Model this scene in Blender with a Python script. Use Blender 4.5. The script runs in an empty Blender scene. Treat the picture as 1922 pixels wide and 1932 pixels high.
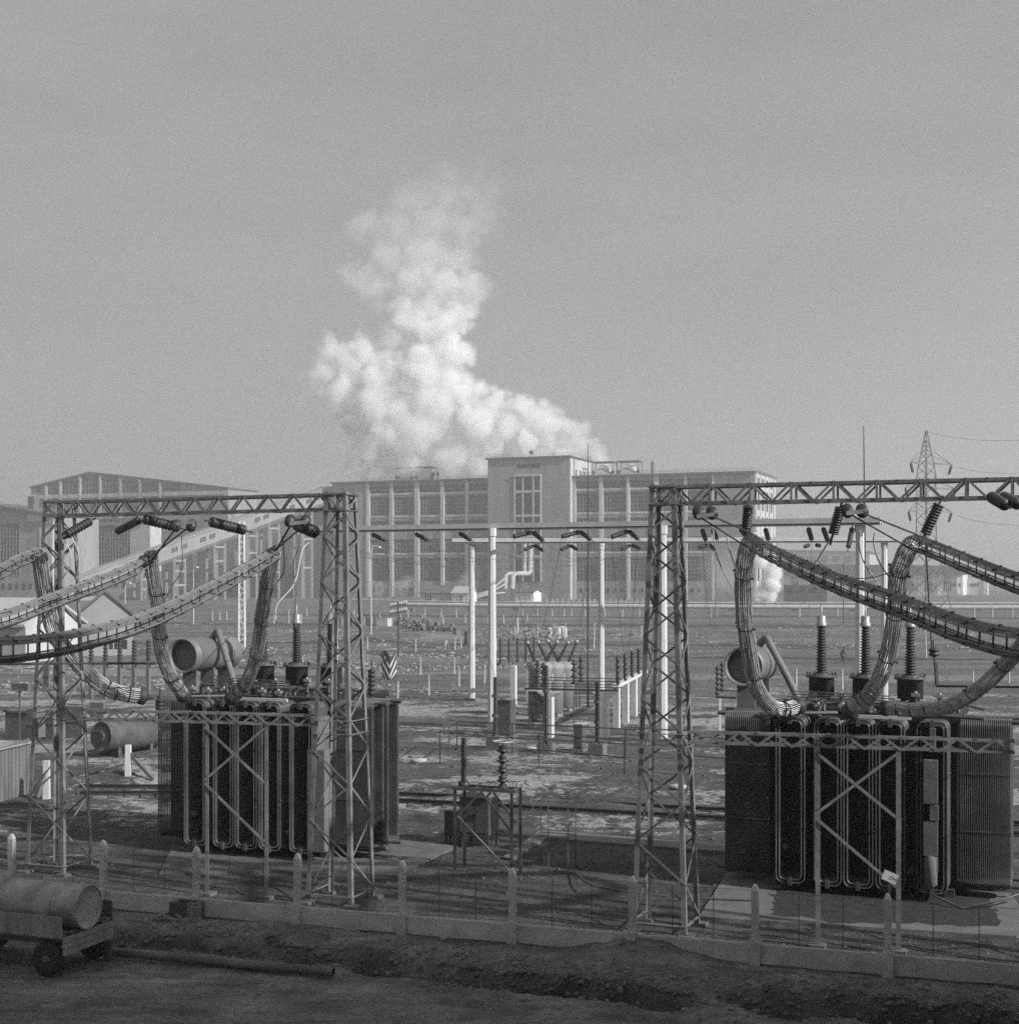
import bpy, math, random
from mathutils import Vector, Matrix, noise
rnd = random.Random(7)
C = bpy.context.scene
R = math.radians

# ---------------- camera, sky, sun, exposure ----------------
CH = 9.8            # eye height over the yard
FP, CX, HZ = 2746.0, 961.0, 1090.0    # focal length, centre and horizon in a 1922 px wide picture
cam = bpy.data.cameras.new('camera'); camo = bpy.data.objects.new('camera', cam)
C.collection.objects.link(camo)
cam.sensor_width = 56; cam.lens = 56*FP/1922; cam.sensor_fit = 'HORIZONTAL'
cam.shift_y = (HZ-966.5)/1922
cam.clip_start = 0.5; cam.clip_end = 20000
camo.location = (0, 0, CH); camo.rotation_euler = (R(90), 0, 0)
cam.dof.use_dof = True; cam.dof.focus_distance = 90; cam.dof.aperture_fstop = 2.8
C.camera = camo

SUN_AZ, SUN_EL = 121.0, 31.0       # azimuth clockwise from +Y (the view direction)
W = bpy.data.worlds.new('World'); C.world = W; W.use_nodes = True
nt = W.node_tree; nt.nodes.clear()
sky = nt.nodes.new('ShaderNodeTexSky'); sky.sky_type = 'NISHITA'; sky.sun_disc = False
sky.sun_elevation = R(SUN_EL); sky.sun_rotation = R(SUN_AZ); sky.dust_density = 4; sky.air_density = 1.3
bw = nt.nodes.new('ShaderNodeRGBToBW')
pw = nt.nodes.new('ShaderNodeMath'); pw.operation = 'POWER'; pw.inputs[1].default_value = 0.14
tc = nt.nodes.new('ShaderNodeTexCoord'); mp = nt.nodes.new('ShaderNodeMapping')
mp.inputs['Scale'].default_value = (.9, .9, 3.6); mp.inputs['Location'].default_value = (3.1, .4, .7)
cn = nt.nodes.new('ShaderNodeTexNoise'); cn.inputs['Scale'].default_value = 2.0; cn.inputs['Detail'].default_value = 5
cn.inputs['Roughness'].default_value = .55
cr = nt.nodes.new('ShaderNodeMapRange'); cr.inputs['From Min'].default_value = .35; cr.inputs['From Max'].default_value = .7
cr.inputs['To Min'].default_value = .84; cr.inputs['To Max'].default_value = 1.24
ml = nt.nodes.new('ShaderNodeMath'); ml.operation = 'MULTIPLY'
bg = nt.nodes.new('ShaderNodeBackground'); bg.inputs['Strength'].default_value = 0.15
wo = nt.nodes.new('ShaderNodeOutputWorld')
L = nt.links.new
L(sky.outputs[0], bw.inputs[0]); L(bw.outputs[0], pw.inputs[0]); L(tc.outputs['Generated'], mp.inputs[0]); L(mp.outputs[0], cn.inputs[0])
L(cn.outputs[0], cr.inputs[0]); L(pw.outputs[0], ml.inputs[0]); L(cr.outputs[0], ml.inputs[1]); L(ml.outputs[0], bg.inputs[0]); L(bg.outputs[0], wo.inputs[0])

sd = bpy.data.lights.new('sun', 'SUN'); sd.energy = 4.5; sd.angle = R(1.2)
so = bpy.data.objects.new('sun', sd); C.collection.objects.link(so)
a, e = R(SUN_AZ), R(SUN_EL)
tosun = Vector((math.sin(a)*math.cos(e), math.cos(a)*math.cos(e), math.sin(e)))
so.rotation_euler = tosun.to_track_quat('Z', 'Y').to_euler()
so.location = (40, -30, 60)

C.view_settings.view_transform = 'Standard'; C.view_settings.look = 'None'
C.view_settings.exposure = 0.66; C.view_settings.gamma = 1.0; C.view_settings.use_curve_mapping = False
C.cycles.use_denoising = False
C.cycles.max_bounces = 12; C.cycles.diffuse_bounces = 2; C.cycles.glossy_bounces = 2
C.cycles.volume_bounces = 10; C.cycles.transparent_max_bounces = 8
C.cycles.use_adaptive_sampling = True; C.cycles.adaptive_threshold = 0.02
C.cycles.caustics_reflective = False; C.cycles.caustics_refractive = False
C.cycles.sample_clamp_indirect = 1.5

# ---------------- helpers ----------------
U = Vector((.934, -.358, 0)); V = Vector((.358, .934, 0)); Z = Vector((0, 0, 1))   # the yard's own grid
def px(x, y, Y):            # the point at depth Y seen in direction (x, y)
    return Vector(((x-CX)/FP*Y, Y, CH-(y-HZ)/FP*Y))
def gd(x, y, h=0.0):        # ground point
    Y = (CH-h)*FP/(y-HZ); return Vector(((x-CX)/FP*Y, Y, h))
def zof(y, Y): return CH-(y-HZ)*Y/FP
def uline(x, O, v=0.0, d=None):   # distance along d from O (shifted by v) where column x crosses
    d = d or U; t = (x-CX)/FP; o = O+V*v
    return (t*o.y-o.x)/(d.x-t*d.y)

class MB:
    def __init__(s): s.v = []; s.f = []; s.m = []; s.sm = []
    def add(s, vs, fs, mi=0, smooth=False):
        k = len(s.v); s.v += [tuple(p) for p in vs]
        for f in fs: s.f.append(tuple(i+k for i in f)); s.m.append(mi); s.sm.append(smooth)
        return s
    def box(s, o, ax, ay, az, mi=0):    # corner + three edge vectors
        p = [o, o+ax, o+ax+ay, o+ay]; q = [i+az for i in p]
        return s.add(p+q, [(3,2,1,0),(4,5,6,7),(0,1,5,4),(1,2,6,5),(2,3,7,6),(3,0,4,7)], mi)
    def fb(s, O, u0, u1, v0, v1, z0, z1, mi=0, A=None, B=None):
        A = A or U; B = B or V
        return s.box(O+A*u0+B*v0+Z*z0, A*(u1-u0), B*(v1-v0), Z*(z1-z0), mi)
    def bar(s, p, q, w, h=None, up=Z, mi=0):
        h = h or w; d = (q-p).normalized(); sx = d.cross(up)
        if sx.length < 1e-3: sx = d.cross(Vector((1, 0, 0)))
        sx.normalize(); sy = sx.cross(d).normalized()
        return s.box(p-sx*w/2-sy*h/2, sx*w, sy*h, q-p, mi)
    def ang(s, p, q, w, t, a, b, mi=0):     # angle iron: two flanges along a and b
        d = q-p; s.box(p, a*w, b*t, d, mi); s.box(p+b*t, b*(w-t), a*t, d, mi); return s
    def tube(s, pts, r, n=6, mi=0, cap=True, rs=None):
        pts = [Vector(p) for p in pts]; m = len(pts); vs = []; fs = []
        up = None
        for i, p in enumerate(pts):
            d = (pts[min(i+1, m-1)]-pts[max(i-1, 0)]).normalized()
            if up is None:
                up = d.cross(Vector((.3, .5, .81))).normalized()
            sx = (up-d*up.dot(d)).normalized(); up = sx; sy = d.cross(sx)
            rr = rs[i] if rs else r
            vs += [p+sx*math.cos(2*math.pi*k/n)*rr+sy*math.sin(2*math.pi*k/n)*rr for k in range(n)]
        for i in range(m-1):
            for k in range(n):
                fs.append((i*n+k, i*n+(k+1) % n, (i+1)*n+(k+1) % n, (i+1)*n+k))
        s.add(vs, fs, mi, n > 4)
        if cap:
            s.add(vs[:n], [tuple(range(n-1, -1, -1))], mi); s.add(vs[-n:], [tuple(range(n))], mi)
        return s
    def lathe(s, o, ax, prof, n=12, mi=0, smooth=True):   # prof: (radius, height) along ax
        ax = ax.normalized(); sx = ax.cross(Vector((.31, .87, .2))).normalized(); sy = ax.cross(sx)
        vs = [o+ax*h+(sx*math.cos(2*math.pi*k/n)+sy*math.sin(2*math.pi*k/n))*max(r, 1e-4) for r, h in prof for k in range(n)]
        fs = [(i*n+k, i*n+(k+1) % n, (i+1)*n+(k+1) % n, (i+1)*n+k) for i in range(len(prof)-1) for k in range(n)]
        s.add(vs, fs, mi, smooth)
        s.add(vs[:n], [tuple(range(n-1, -1, -1))], mi); s.add(vs[-n:], [tuple(range(n))], mi)
        return s
    def prism(s, poly, d, mi=0):
        n = len(poly); poly = [Vector(p) for p in poly]
        return s.add(poly+[p+d for p in poly], [tuple(range(n-1, -1, -1)), tuple(range(n, 2*n))]+[(i, (i+1) % n, (i+1) % n+n, i+n) for i in range(n)], mi)
    def build(s, name, mat, parent=None):
        me = bpy.data.meshes.new(name); o = bpy.data.objects.new(name, me)
        base = parent.matrix_world.translation.copy() if False else None
        me.from_pydata(s.v, [], s.f)
        for m in (mat if isinstance(mat, (list, tuple)) else [mat]): me.materials.append(m)
        me.polygons.foreach_set('material_index', s.m); me.polygons.foreach_set('use_smooth', s.sm)
        me.update(); C.collection.objects.link(o)
        if parent: o.parent = parent
        return o

def tag(o, label, cat, group=None, kind=None):
    o['label'] = label; o['category'] = cat
    if group: o['group'] = group
    if kind: o['kind'] = kind
    return o
def thing(name, label, cat, loc=None, group=None):
    """an Empty at the thing's base; parts are modelled in world space and keep it through the inverse matrix"""
    o = bpy.data.objects.new(name, None); o.empty_display_size = .5; C.collection.objects.link(o)
    if loc is not None: o.location = loc
    return tag(o, label, cat, group)
def adopt(root):
    inv = Matrix.Translation(root.location).inverted()
    for c in root.children: c.matrix_parent_inverse = inv
def copy_thing(src, loc, rz=0.0, label=None, sc=None):
    c = src.copy(); C.collection.objects.link(c); c.location = loc; c.rotation_euler = (0, 0, rz)
    if sc: c.scale = sc
    if label: c['label'] = label
    for ch in src.children:
        d = ch.copy(); C.collection.objects.link(d); d.parent = c
        for g in ch.children:
            e_ = g.copy(); C.collection.objects.link(e_); e_.parent = d
    return c

# ---------------- materials (all neutral grey: the photograph is black and white) ----------------
def mat(name, base, rough=.8, var=.25, scale=2.0, metal=0.0, bump=0.0, bscale=None, streak=False, spec=.4):
    m = bpy.data.materials.new(name); m.use_nodes = True; n = m.node_tree; bs = n.nodes['Principled BSDF']
    tc = n.nodes.new('ShaderNodeTexCoord'); mp = n.nodes.new('ShaderNodeMapping')
    if streak: mp.inputs['Scale'].default_value = (1, 1, .12)
    nz = n.nodes.new('ShaderNodeTexNoise'); nz.inputs['Scale'].default_value = scale; nz.inputs['Detail'].default_value = 6
    nz.inputs['Roughness'].default_value = .62
    mr = n.nodes.new('ShaderNodeMapRange'); mr.inputs['From Min'].default_value = .3; mr.inputs['From Max'].default_value = .7
    mr.inputs['To Min'].default_value = base*(1-var); mr.inputs['To Max'].default_value = base*(1+var)
    l = n.links.new
    l(tc.outputs['Object'], mp.inputs[0]); l(mp.outputs[0], nz.inputs[0]); l(nz.outputs[0], mr.inputs[0]); l(mr.outputs[0], bs.inputs['Base Color'])
    bs.inputs['Roughness'].default_value = rough; bs.inputs['Metallic'].default_value = metal
    bs.inputs['Specular IOR Level'].default_value = spec
    if bump:
        b = n.nodes.new('ShaderNodeBump'); b.inputs['Strength'].default_value = bump; b.inputs['Distance'].default_value = .05
        n2 = n.nodes.new('ShaderNodeTexNoise'); n2.inputs['Scale'].default_value = bscale or scale*6; n2.inputs['Detail'].default_value = 4
        l(tc.outputs['Object'], n2.inputs[0]); l(n2.outputs[0], b.inputs['Height']); l(b.outputs[0], bs.inputs['Normal'])
    return m
M = dict(
 steel=mat('painted_steel', .18, .55, .4, 2.2), dsteel=mat('dark_steel', .06, .5, .35, 2), rust=mat('rusty_steel', .07, .8, .4, 3, bump=.3),
 alu=mat('aluminium_cable', .44, .45, .15, 4, metal=.25), alud=mat('weathered_cable', .18, .6, .2, 4),
 clamp=mat('cable_clamp', .04, .6, .2, 4),
 radi=mat('radiator_paint', .09, .4, .45, 1.1), tank=mat('transformer_paint', .018, .5, .3, 1.2), cons=mat('conservator_paint', .17, .5, .12, 1.0),
 porc=mat('brown_porcelain', .03, .5, .2, 5, spec=.5), porcl=mat('pale_porcelain', .5, .3, .1, 4, spec=.8), capm=mat('bushing_cap', .32, .4, .15, 3, metal=.3),
 conc=mat('concrete', .145, .9, .22, 1.3, bump=.2), concl=mat('whitewashed_concrete', .56, .85, .14, 1.0, bump=.1, streak=True), concd=mat('damp_concrete', .12, .9, .3, 1.6, bump=.3),
 wood=mat('weathered_wood', .20, .85, .3, 5, streak=True), woodd=mat('dark_wood', .08, .85, .4, 4), woodl=mat('bleached_timber', .24, .85, .25, 4),
 brick=mat('sooty_brickwork', .27, .9, .22, .25, streak=True), pier=mat('concrete_pier', .50, .9, .28, .3, streak=True), pale=mat('pale_render', .50, .9, .12, .2),
 gal=mat('gallery_sheeting', .30, .9, .15, .15), clay=mat('clay_clods', .15, .95, .4, 1.5),
 roof=mat('roofing_felt', .12, .9, .2, .2), wroof=mat('whitened_roof', .42, .8, .12, .3), tin=mat('galvanised_sheet', .28, .75, .45, 1.5, bump=.3),
 glass=mat('dusty_glass', .03, .3, .8, .35, spec=.5), mull=mat('window_bars', .30, .8, .15, .5), white=mat('white_paint', .75, .6, .08, 2),
 lag=mat('pipe_lagging', .46, .8, .15, .6), black=mat('black_rubber', .02, .7, .2, 3), cab=mat('cabinet_paint', .09, .55, .15, 1.5),
 corr=mat('corrugated_boards', .15, .85, .4, 2.2, streak=True),conc3=mat('fence_concrete', .46, .9, .2, 1.6, bump=.3), conc2=mat('weathered_post', .38, .85, .2, 1.0, streak=True), oil=mat('oil_stained_gravel', .035, .9, .5, 4, bump=.8),
 stone=mat('stone', .2, .9, .3, 3, bump=.4), rail=mat('rail_steel', .035, .6, .3, 3),
 brk=mat('breaker_paint', .26, .55, .12, 1.0),
 wire=mat('wire', .10, .5, .1, 3), cloth=mat('dark_clothing', .03, .9, .2, 4), skin=mat('skin', .25, .7, .05, 3), leaf=mat('dry_scrub', .06, .95, .4, .5))
# ---------------- ground: one sheet to the horizon ----------------
DITCH = [gd(x, y) for x, y in ((150, 1772), (330, 1778), (480, 1793), (640, 1806), (835, 1834), (966, 1848), (1100, 1864), (1242, 1884), (1443, 1906), (1600, 1912), (1816, 1928), (2050, 1950))]
HEAPS = [(gd(1210, 1800), 1.9, .42), (gd(1490, 1880), 1.6, .30), (gd(1650, 1905), 1.4, .28), (gd(690, 1815), 1.0, .16), (gd(1350, 1915), 1.1, .26),
         (gd(520, 1765), 1.6, .18), (gd(1850, 1905), 1.3, .25), (gd(960, 1500), 3.2, .55), (gd(1130, 1512), 3.0, .4), (gd(240, 1470), 3.0, .6), (gd(620, 1240), 7, 1.0), (gd(680, 1212), 9, 1.2)]
def segd(x, y):
    best = 1e9; side = 0
    for p, q in zip(DITCH, DITCH[1:]):
        dx, dy = q.x-p.x, q.y-p.y; t = max(0, min(1, ((x-p.x)*dx+(y-p.y)*dy)/(dx*dx+dy*dy)))
        ex, ey = x-p.x-t*dx, y-p.y-t*dy; d = math.hypot(ex, ey)
        if d < best: best = d; side = (ey*dx-ex*dy)
    return best if side >= 0 else -best
def gh(x, y):
    h = 0.0
    if y < 130:
        n1 = noise.fractal(Vector((x*.35, y*.35, 1.7)), 1.0, 2.1, 4)
        n2 = noise.fractal(Vector((x*1.9, y*1.9, 5.2)), 1.0, 2.0, 3)
        k = 1.0 if y < 39 else .55
        h += n1*.05*k + n2*.018*k
    elif y < 900:
        h += noise.noise(Vector((x*.04, y*.03, 3)))*.25+noise.fractal(Vector((x*.16, y*.12, 6)), 1, 2, 3)*.22*min(1, (y-130)/60)
    if y < 41 and abs(x) < 22:
        w = noise.noise(Vector((x*.7, y*.2, 9)))
        d = segd(x, y)+w*.3
        if -1.1 < d < 1.3:
            if d < .28: t = (d+1.1)/1.38; h -= .75*t*t*(3-2*t)*(1+.5*w)
            else: t = (d-.28)/1.02; h += -.75*max(0, 1-t*3.6)*(1+.5*w)
        if .4 < d < 2.6: h += .16*math.sin((d-.4)/2.2*math.pi)*(1+1.5*noise.noise(Vector((x*1.1, y*1.1, 2))))
    if 24 < y < 38 and abs(x) < 25:      # wheel ruts along the road
        q_ = .3222*x+.9466*y+.35*noise.noise(Vector((x*.12, y*.1, 11)))
        for c0, dp in ((31.2, .09), (32.7, .10), (33.1, .06), (34.4, .05), (30.1, .07)):
            e0 = (q_-c0)/.17
            if abs(e0) < 3: h += dp*(-math.exp(-e0*e0)+.5*math.exp(-(abs(e0)-1.5)**2*3))*(.5+.8*abs(noise.noise(Vector((x*.3, c0, 1)))))
    for c, r, a in HEAPS:
        d2 = ((x-c.x)**2+(y-c.y)**2)/(r*r)
        if d2 < 4: h += a*math.exp(-d2*1.8)*(1+.5*noise.noise(Vector((x*1.5, y*1.5, 4))))
    return h
ys = [14.0]
while ys[-1] < 44: ys.append(ys[-1]+.16)
while ys[-1] < 80: ys.append(ys[-1]+.4)
while ys[-1] < 7000: ys.append(ys[-1]*1.022)
xs = [0.0]
while xs[-1] < 17: xs.append(xs[-1]+.16)
while xs[-1] < 6000: xs.append(xs[-1]*1.045)
xs = [-x for x in xs[:0:-1]]+xs
gm = MB(); nx = len(xs); ditch_shade = []
vv = [(x, y, gh(x, y)) for y in ys for x in xs]
ff = [(j*nx+i, j*nx+i+1, (j+1)*nx+i+1, (j+1)*nx+i) for j in range(len(ys)-1) for i in range(nx-1)]
gm.add(vv, ff, 0, True)
# close the sheet behind the camera
gm.add([(-6000, -400, 0), (6000, -400, 0), (6000, 14, 0), (-6000, 14, 0)], [(0, 1, 2, 3)])
def ground_material():
    m = bpy.data.materials.new('earth_and_old_snow'); m.use_nodes = True; n = m.node_tree; bs = n.nodes['Principled BSDF']; l = n.links.new
    def N(t, **k):
        o = n.nodes.new(t)
        for a, b in k.items():
            if a in ('operation', 'blend_type', 'data_type', 'feature'): setattr(o, a, b)
            else: o.inputs[a.replace('_', ' ')].default_value = b
        return o
    def math_(op, a, b=None, c=None, clamp=False):
        o = n.nodes.new('ShaderNodeMath'); o.operation = op; o.use_clamp = clamp
        for i, q in enumerate((a, b, c)):
            if q is None: continue
            if isinstance(q, (int, float)): o.inputs[i].default_value = q
            else: l(q, o.inputs[i])
        return o.outputs[0]
    tc = N('ShaderNodeTexCoord'); P = tc.outputs['Object']; sx = N('ShaderNodeSeparateXYZ'); l(P, sx.inputs[0])
    def ns(scale, detail=6, rough=.6, stretch=(1, 1, 1), off=(0, 0, 0)):
        mp = N('ShaderNodeMapping'); mp.inputs['Scale'].default_value = stretch; mp.inputs['Location'].default_value = off; l(P, mp.inputs[0])
        z = N('ShaderNodeTexNoise'); z.inputs['Scale'].default_value = scale; z.inputs['Detail'].default_value = detail; z.inputs['Roughness'].default_value = rough
        l(mp.outputs[0], z.inputs[0]); return z.outputs[0]
    Y = sx.outputs['Y']; X = sx.outputs['X']
    def mrange(v, a, b, c, d):
        o = N('ShaderNodeMapRange'); l(v, o.inputs[0])
        for i, q in enumerate((a, b, c, d)): o.inputs[i+1].default_value = q
        return o.outputs[0]
    # soil
    s1 = mrange(ns(.5, 8, .65), .3, .72, .028, .085); s2 = mrange(ns(5, 5, .7), .3, .75, .75, 1.3)
    at_ = N('ShaderNodeAttribute'); at_.attribute_name = 'ditch_shade'  # shade along the ditch, painted in as darker soil
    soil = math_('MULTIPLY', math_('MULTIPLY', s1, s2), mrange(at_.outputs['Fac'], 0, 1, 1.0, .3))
    # soil painted paler before the fence to offset the shade there, darker yard beyond
    side = math_('ADD', math_('ADD', math_('MULTIPLY', X, .3222), math_('MULTIPLY', Y, .9466)), math_('MULTIPLY', ns(1.5, 4), .5))
    soil = math_('MULTIPLY', soil, mrange(side, 36.9, 37.4, 3.7, 1.6))
    soil = math_('MULTIPLY', soil, mrange(ns(1.6, 6, .65, (.35, 1.6, 1), (2, 9, 1)), .32, .68, .72, 1.32))
    # distant grass, streaked across the view
    gfar = math_('MULTIPLY', mrange(ns(.035, 7, .66, (1, 3.5, 1)), .32, .7, .085, .21), mrange(ns(.5, 6, .75, (1, 2.2, 1), (7, 3, 0)), .3, .7, .7, 1.3))
    tf = mrange(Y, 60, 150, 0, 1)
    mx = N('ShaderNodeMix'); mx.data_type = 'FLOAT'; l(tf, mx.inputs[0]); l(soil, mx.inputs[2]); l(gfar, mx.inputs[3])
    base = mx.outputs[0]
    def band(y0, w_, wob_):
        d_ = math_('ABSOLUTE', math_('SUBTRACT', math_('ADD', math_('ADD', Y, math_('MULTIPLY', X, .12)), math_('MULTIPLY', math_('SUBTRACT', ns(.06, 5, .6), .5), wob_)), y0)); o_ = mrange(d_, w_*.6, w_, 1, 0); return o_
    for (y0, w_, wob_, val) in ((146, 4.5, 26, .24), (181, 4, 16, .045), (212, 3, 20, .05), (228, 4, 26, .2), (300, 9, 60, .06), (105, 2.2, 14, .05), (345, 7, 50, .2)):
        mb_ = N('ShaderNodeMix'); mb_.data_type = 'FLOAT'; l(math_('MULTIPLY', band(y0, w_, wob_), .75), mb_.inputs[0]); l(base, mb_.inputs[2]); mb_.inputs[3].default_value = val; base = mb_.outputs[0]
    # a curve of how much snow lies at each distance
    cv = N('ShaderNodeValToRGB'); cv.color_ramp.interpolation = 'LINEAR'
    yk = mrange(Y, 0, 200, 0, 1); l(yk, cv.inputs[0])
    stops = [(0, .0), (38, .0), (44, .12), (48, .33), (54, .44), (62, .54), (70, .60), (78, .52), (90, .60), (110, .62), (125, .50), (145, .36), (175, .22), (200, .20)]
    el = cv.color_ramp.elements
    while len(el) < len(stops): el.new(.5)
    for e_, (y, w) in zip(sorted(el, key=lambda q: q.position), stops): pass
    for i, (y, w) in enumerate(stops): el[i].position = y/200; el[i].color = (w, w, w, 1)
    am = math_('MULTIPLY', cv.outputs[0], mrange(ns(.13, 4, .55, (1, 1.5, 1), (4, 2, 0)), .35, .6, .42, 1.26))
    patch = math_('ADD', math_('MULTIPLY', ns(1.1, 8, .70, (1, 1.0, 1)), .55), math_('MULTIPLY', ns(2.6, 5, .7, (1, 1.0, 1), (3, 1, 2)), .45))
    thr = math_('SUBTRACT', .80, math_('MULTIPLY', am, .5))
    sm = mrange(math_('SUBTRACT', patch, thr), -.012, .03, 0, 1)
    cl = N('ShaderNodeClamp'); l(sm, cl.inputs[0])
    snow = mrange(ns(2, 4, .6), .3, .7, .24, .42)
    m2 = N('ShaderNodeMix'); m2.data_type = 'FLOAT'; l(cl.outputs[0], m2.inputs[0]); l(base, m2.inputs[2]); l(snow, m2.inputs[3])
    # pebbles and crumbs of lime in the foreground
    vo = N('ShaderNodeTexVoronoi'); vo.inputs['Scale'].default_value = 2.4; l(P, vo.inputs['Vector'])
    peb = math_('MULTIPLY', math_('LESS_THAN', vo.outputs['Distance'], .13), math_('GREATER_THAN', ns(1.4, 3), .56))
    m3 = N('ShaderNodeMix'); m3.data_type = 'FLOAT'; l(math_('MULTIPLY', peb, .8), m3.inputs[0]); l(m2.outputs[0], m3.inputs[2]); m3.inputs[3].default_value = .2
    l(m3.outputs[0], bs.inputs['Base Color']); bs.inputs['Roughness'].default_value = .95; bs.inputs['Specular IOR Level'].default_value = .15
    b = N('ShaderNodeBump'); b.inputs['Strength'].default_value = 1.0; b.inputs['Distance'].default_value = .16
    hh = math_('ADD', ns(6, 6, .7), math_('MULTIPLY', ns(1.6, 4), 1.5)); l(hh, b.inputs['Height']); l(b.outputs[0], bs.inputs['Normal'])
    return m
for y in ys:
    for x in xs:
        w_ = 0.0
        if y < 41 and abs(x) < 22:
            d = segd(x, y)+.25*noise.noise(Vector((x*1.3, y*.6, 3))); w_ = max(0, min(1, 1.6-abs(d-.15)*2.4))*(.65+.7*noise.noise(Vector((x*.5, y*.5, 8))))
        ditch_shade.append(max(0.0, min(1.0, w_)))  # mask for the painted shade of the ditch
ditch_shade += [0.0]*4
g = gm.build('ground', ground_material()); ga_ = g.data.attributes.new('ditch_shade', 'FLOAT', 'POINT'); ga_.data.foreach_set('value', ditch_shade)
g['kind'] = 'structure'; g['label'] = 'dark trodden earth with patches of old snow'

# low ridge on the skyline
# loose rubble, clods and offcuts that nobody could count
def clods(name, label, m_, spots_, seed):
    r5 = random.Random(seed); mb = MB()
    for c_, s_ in spots_(r5):
        n_ = 5; a0 = r5.uniform(0, 6); e_ = r5.uniform(.6, 1.5); vs = [c_+Vector((math.cos(a0+2*math.pi*k/n_)*s_*a_*e_*r5.uniform(.7, 1.3), math.sin(a0+2*math.pi*k/n_)*s_*a_/e_*r5.uniform(.7, 1.3), s_*b_*r5.uniform(.7, 1.2))) for a_, b_ in ((1, -.3), (.85, .35), (.3, .6)) for k in range(n_)]
        mb.add(vs, [(i*n_+k, i*n_+(k+1) % n_, (i+1)*n_+(k+1) % n_, (i+1)*n_+k) for i in range(2) for k in range(n_)]+[tuple(range(2*n_, 3*n_))])
    o = mb.build(name, m_); o['kind'] = 'stuff'; o['label'] = label; o['category'] = 'rubble'
def near_(r5):
    for k in range(5200):
        i = r5.randrange(len(DITCH)-1); p_ = DITCH[i]+(DITCH[i+1]-DITCH[i])*r5.random(); x_, y_ = p_.x+r5.gauss(0, .35), p_.y+r5.gauss(.35, .75); yield Vector((x_, y_, gh(x_, y_))), abs(r5.gauss(.025, .03))+.012
    for k in range(3800):
        y_ = r5.uniform(31.5, 41); x_ = r5.uniform(-15, 15); yield Vector((x_, y_, gh(x_, y_))), abs(r5.gauss(0, .016))+.006
clods('earth_clods', 'loose earth clods and crumbs in the foreground', M['clay'], near_, 41)
def far_(r5):
    cs = [(gd(x_, y_), w_) for x_, y_, w_ in ((560, 1190, 9), (690, 1215, 9), (900, 1190, 10), (1010, 1206, 8), (1110, 1190, 8), (1300, 1200, 12), (560, 1250, 6), (640, 1300, 5), (120, 1265, 8), (60, 1300, 6), (300, 1290, 5), (1560, 1190, 10), (1800, 1195, 12), (830, 1240, 6), (1150, 1230, 8), (960, 1255, 5), (700, 1262, 5), (430, 1230, 9), (1650, 1220, 9))]
    for k in range(4600):
        c_, w_ = r5.choice(cs); x_, y_ = c_.x+r5.gauss(0, w_), c_.y+r5.gauss(0, w_*.7); yield Vector((x_, y_, gh(x_, y_))), abs(r5.gauss(.06, .09))+.03
clods('scattered_rubble', 'pale rubble and scraps scattered over the field', mat('rubble', .26, .9, .6, .7), far_, 42)
def sticks(r5):
    mb = MB()
    for k in range(430):
        x_, y_, w_ = r5.choice(((640, 1200, 9), (600, 1260, 6), (690, 1225, 9), (880, 1200, 9), (930, 1212, 8), (1100, 1200, 8), (110, 1262, 6), (300, 1180, 10), (1320, 1215, 9), (1560, 1180, 12)))
        c_ = gd(x_, y_)+Vector((r5.gauss(0, w_), r5.gauss(0, w_*.5), 0)); c_.z = gh(c_.x, c_.y)+.08; a_ = r5.uniform(0, 3.14) if r5.random() < .5 else r5.gauss(2.78, .2); L_ = r5.uniform(.6, 3.2); d_ = Vector((math.cos(a_), math.sin(a_), r5.uniform(-.03, .08)))*L_/2; mb.bar(c_-d_, c_+d_, r5.uniform(.06, .2), r5.uniform(.04, .12))
    o = mb.build('scattered_timber', M['woodl']); o['kind'] = 'stuff'; o['label'] = 'scattered planks and poles lying about the field'; o['category'] = 'timber'
sticks(random.Random(77))
def mid_(r5):
    for k in range(3600):
        y_ = r5.uniform(42, 150); x_ = r5.uniform(-.36, .36)*y_; yield Vector((x_, y_, gh(x_, y_))), abs(r5.gauss(.03, .05))+.02
clods('yard_clods', 'dark clods and stones strewn over the switchyard ground', M['rust'], mid_, 43)

hm = MB()
for (Y0, ya, amp, seed) in ((2600, 1074, 6, 2), (4200, 1064, 5, 7)):
    top = []
    for i in range(81):
        x = -200+2400*i/80; k = 1 if x > 1350 else .35
        yy = 1090-(1090-ya)*k*(.8+.35*noise.noise(Vector((x*.003, seed, 0))))-amp*.3*noise.noise(Vector((x*.03, seed, 1)))
        p = px(x, yy, Y0); top.append(p)
    n_ = len(top); vs = [Vector((p.x, p.y-250, -3)) for p in top]+top+[Vector((p.x, p.y+900, -3)) for p in top]
    hm.add(vs, [(i+k*n_, i+1+k*n_, i+1+(k+1)*n_, i+(k+1)*n_) for k in (0, 1) for i in range(n_-1)], 0, True)
h_ = hm.build('hills', mat('hill_scrub', .09, .95, .3, .004)); h_['kind'] = 'structure'

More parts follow.
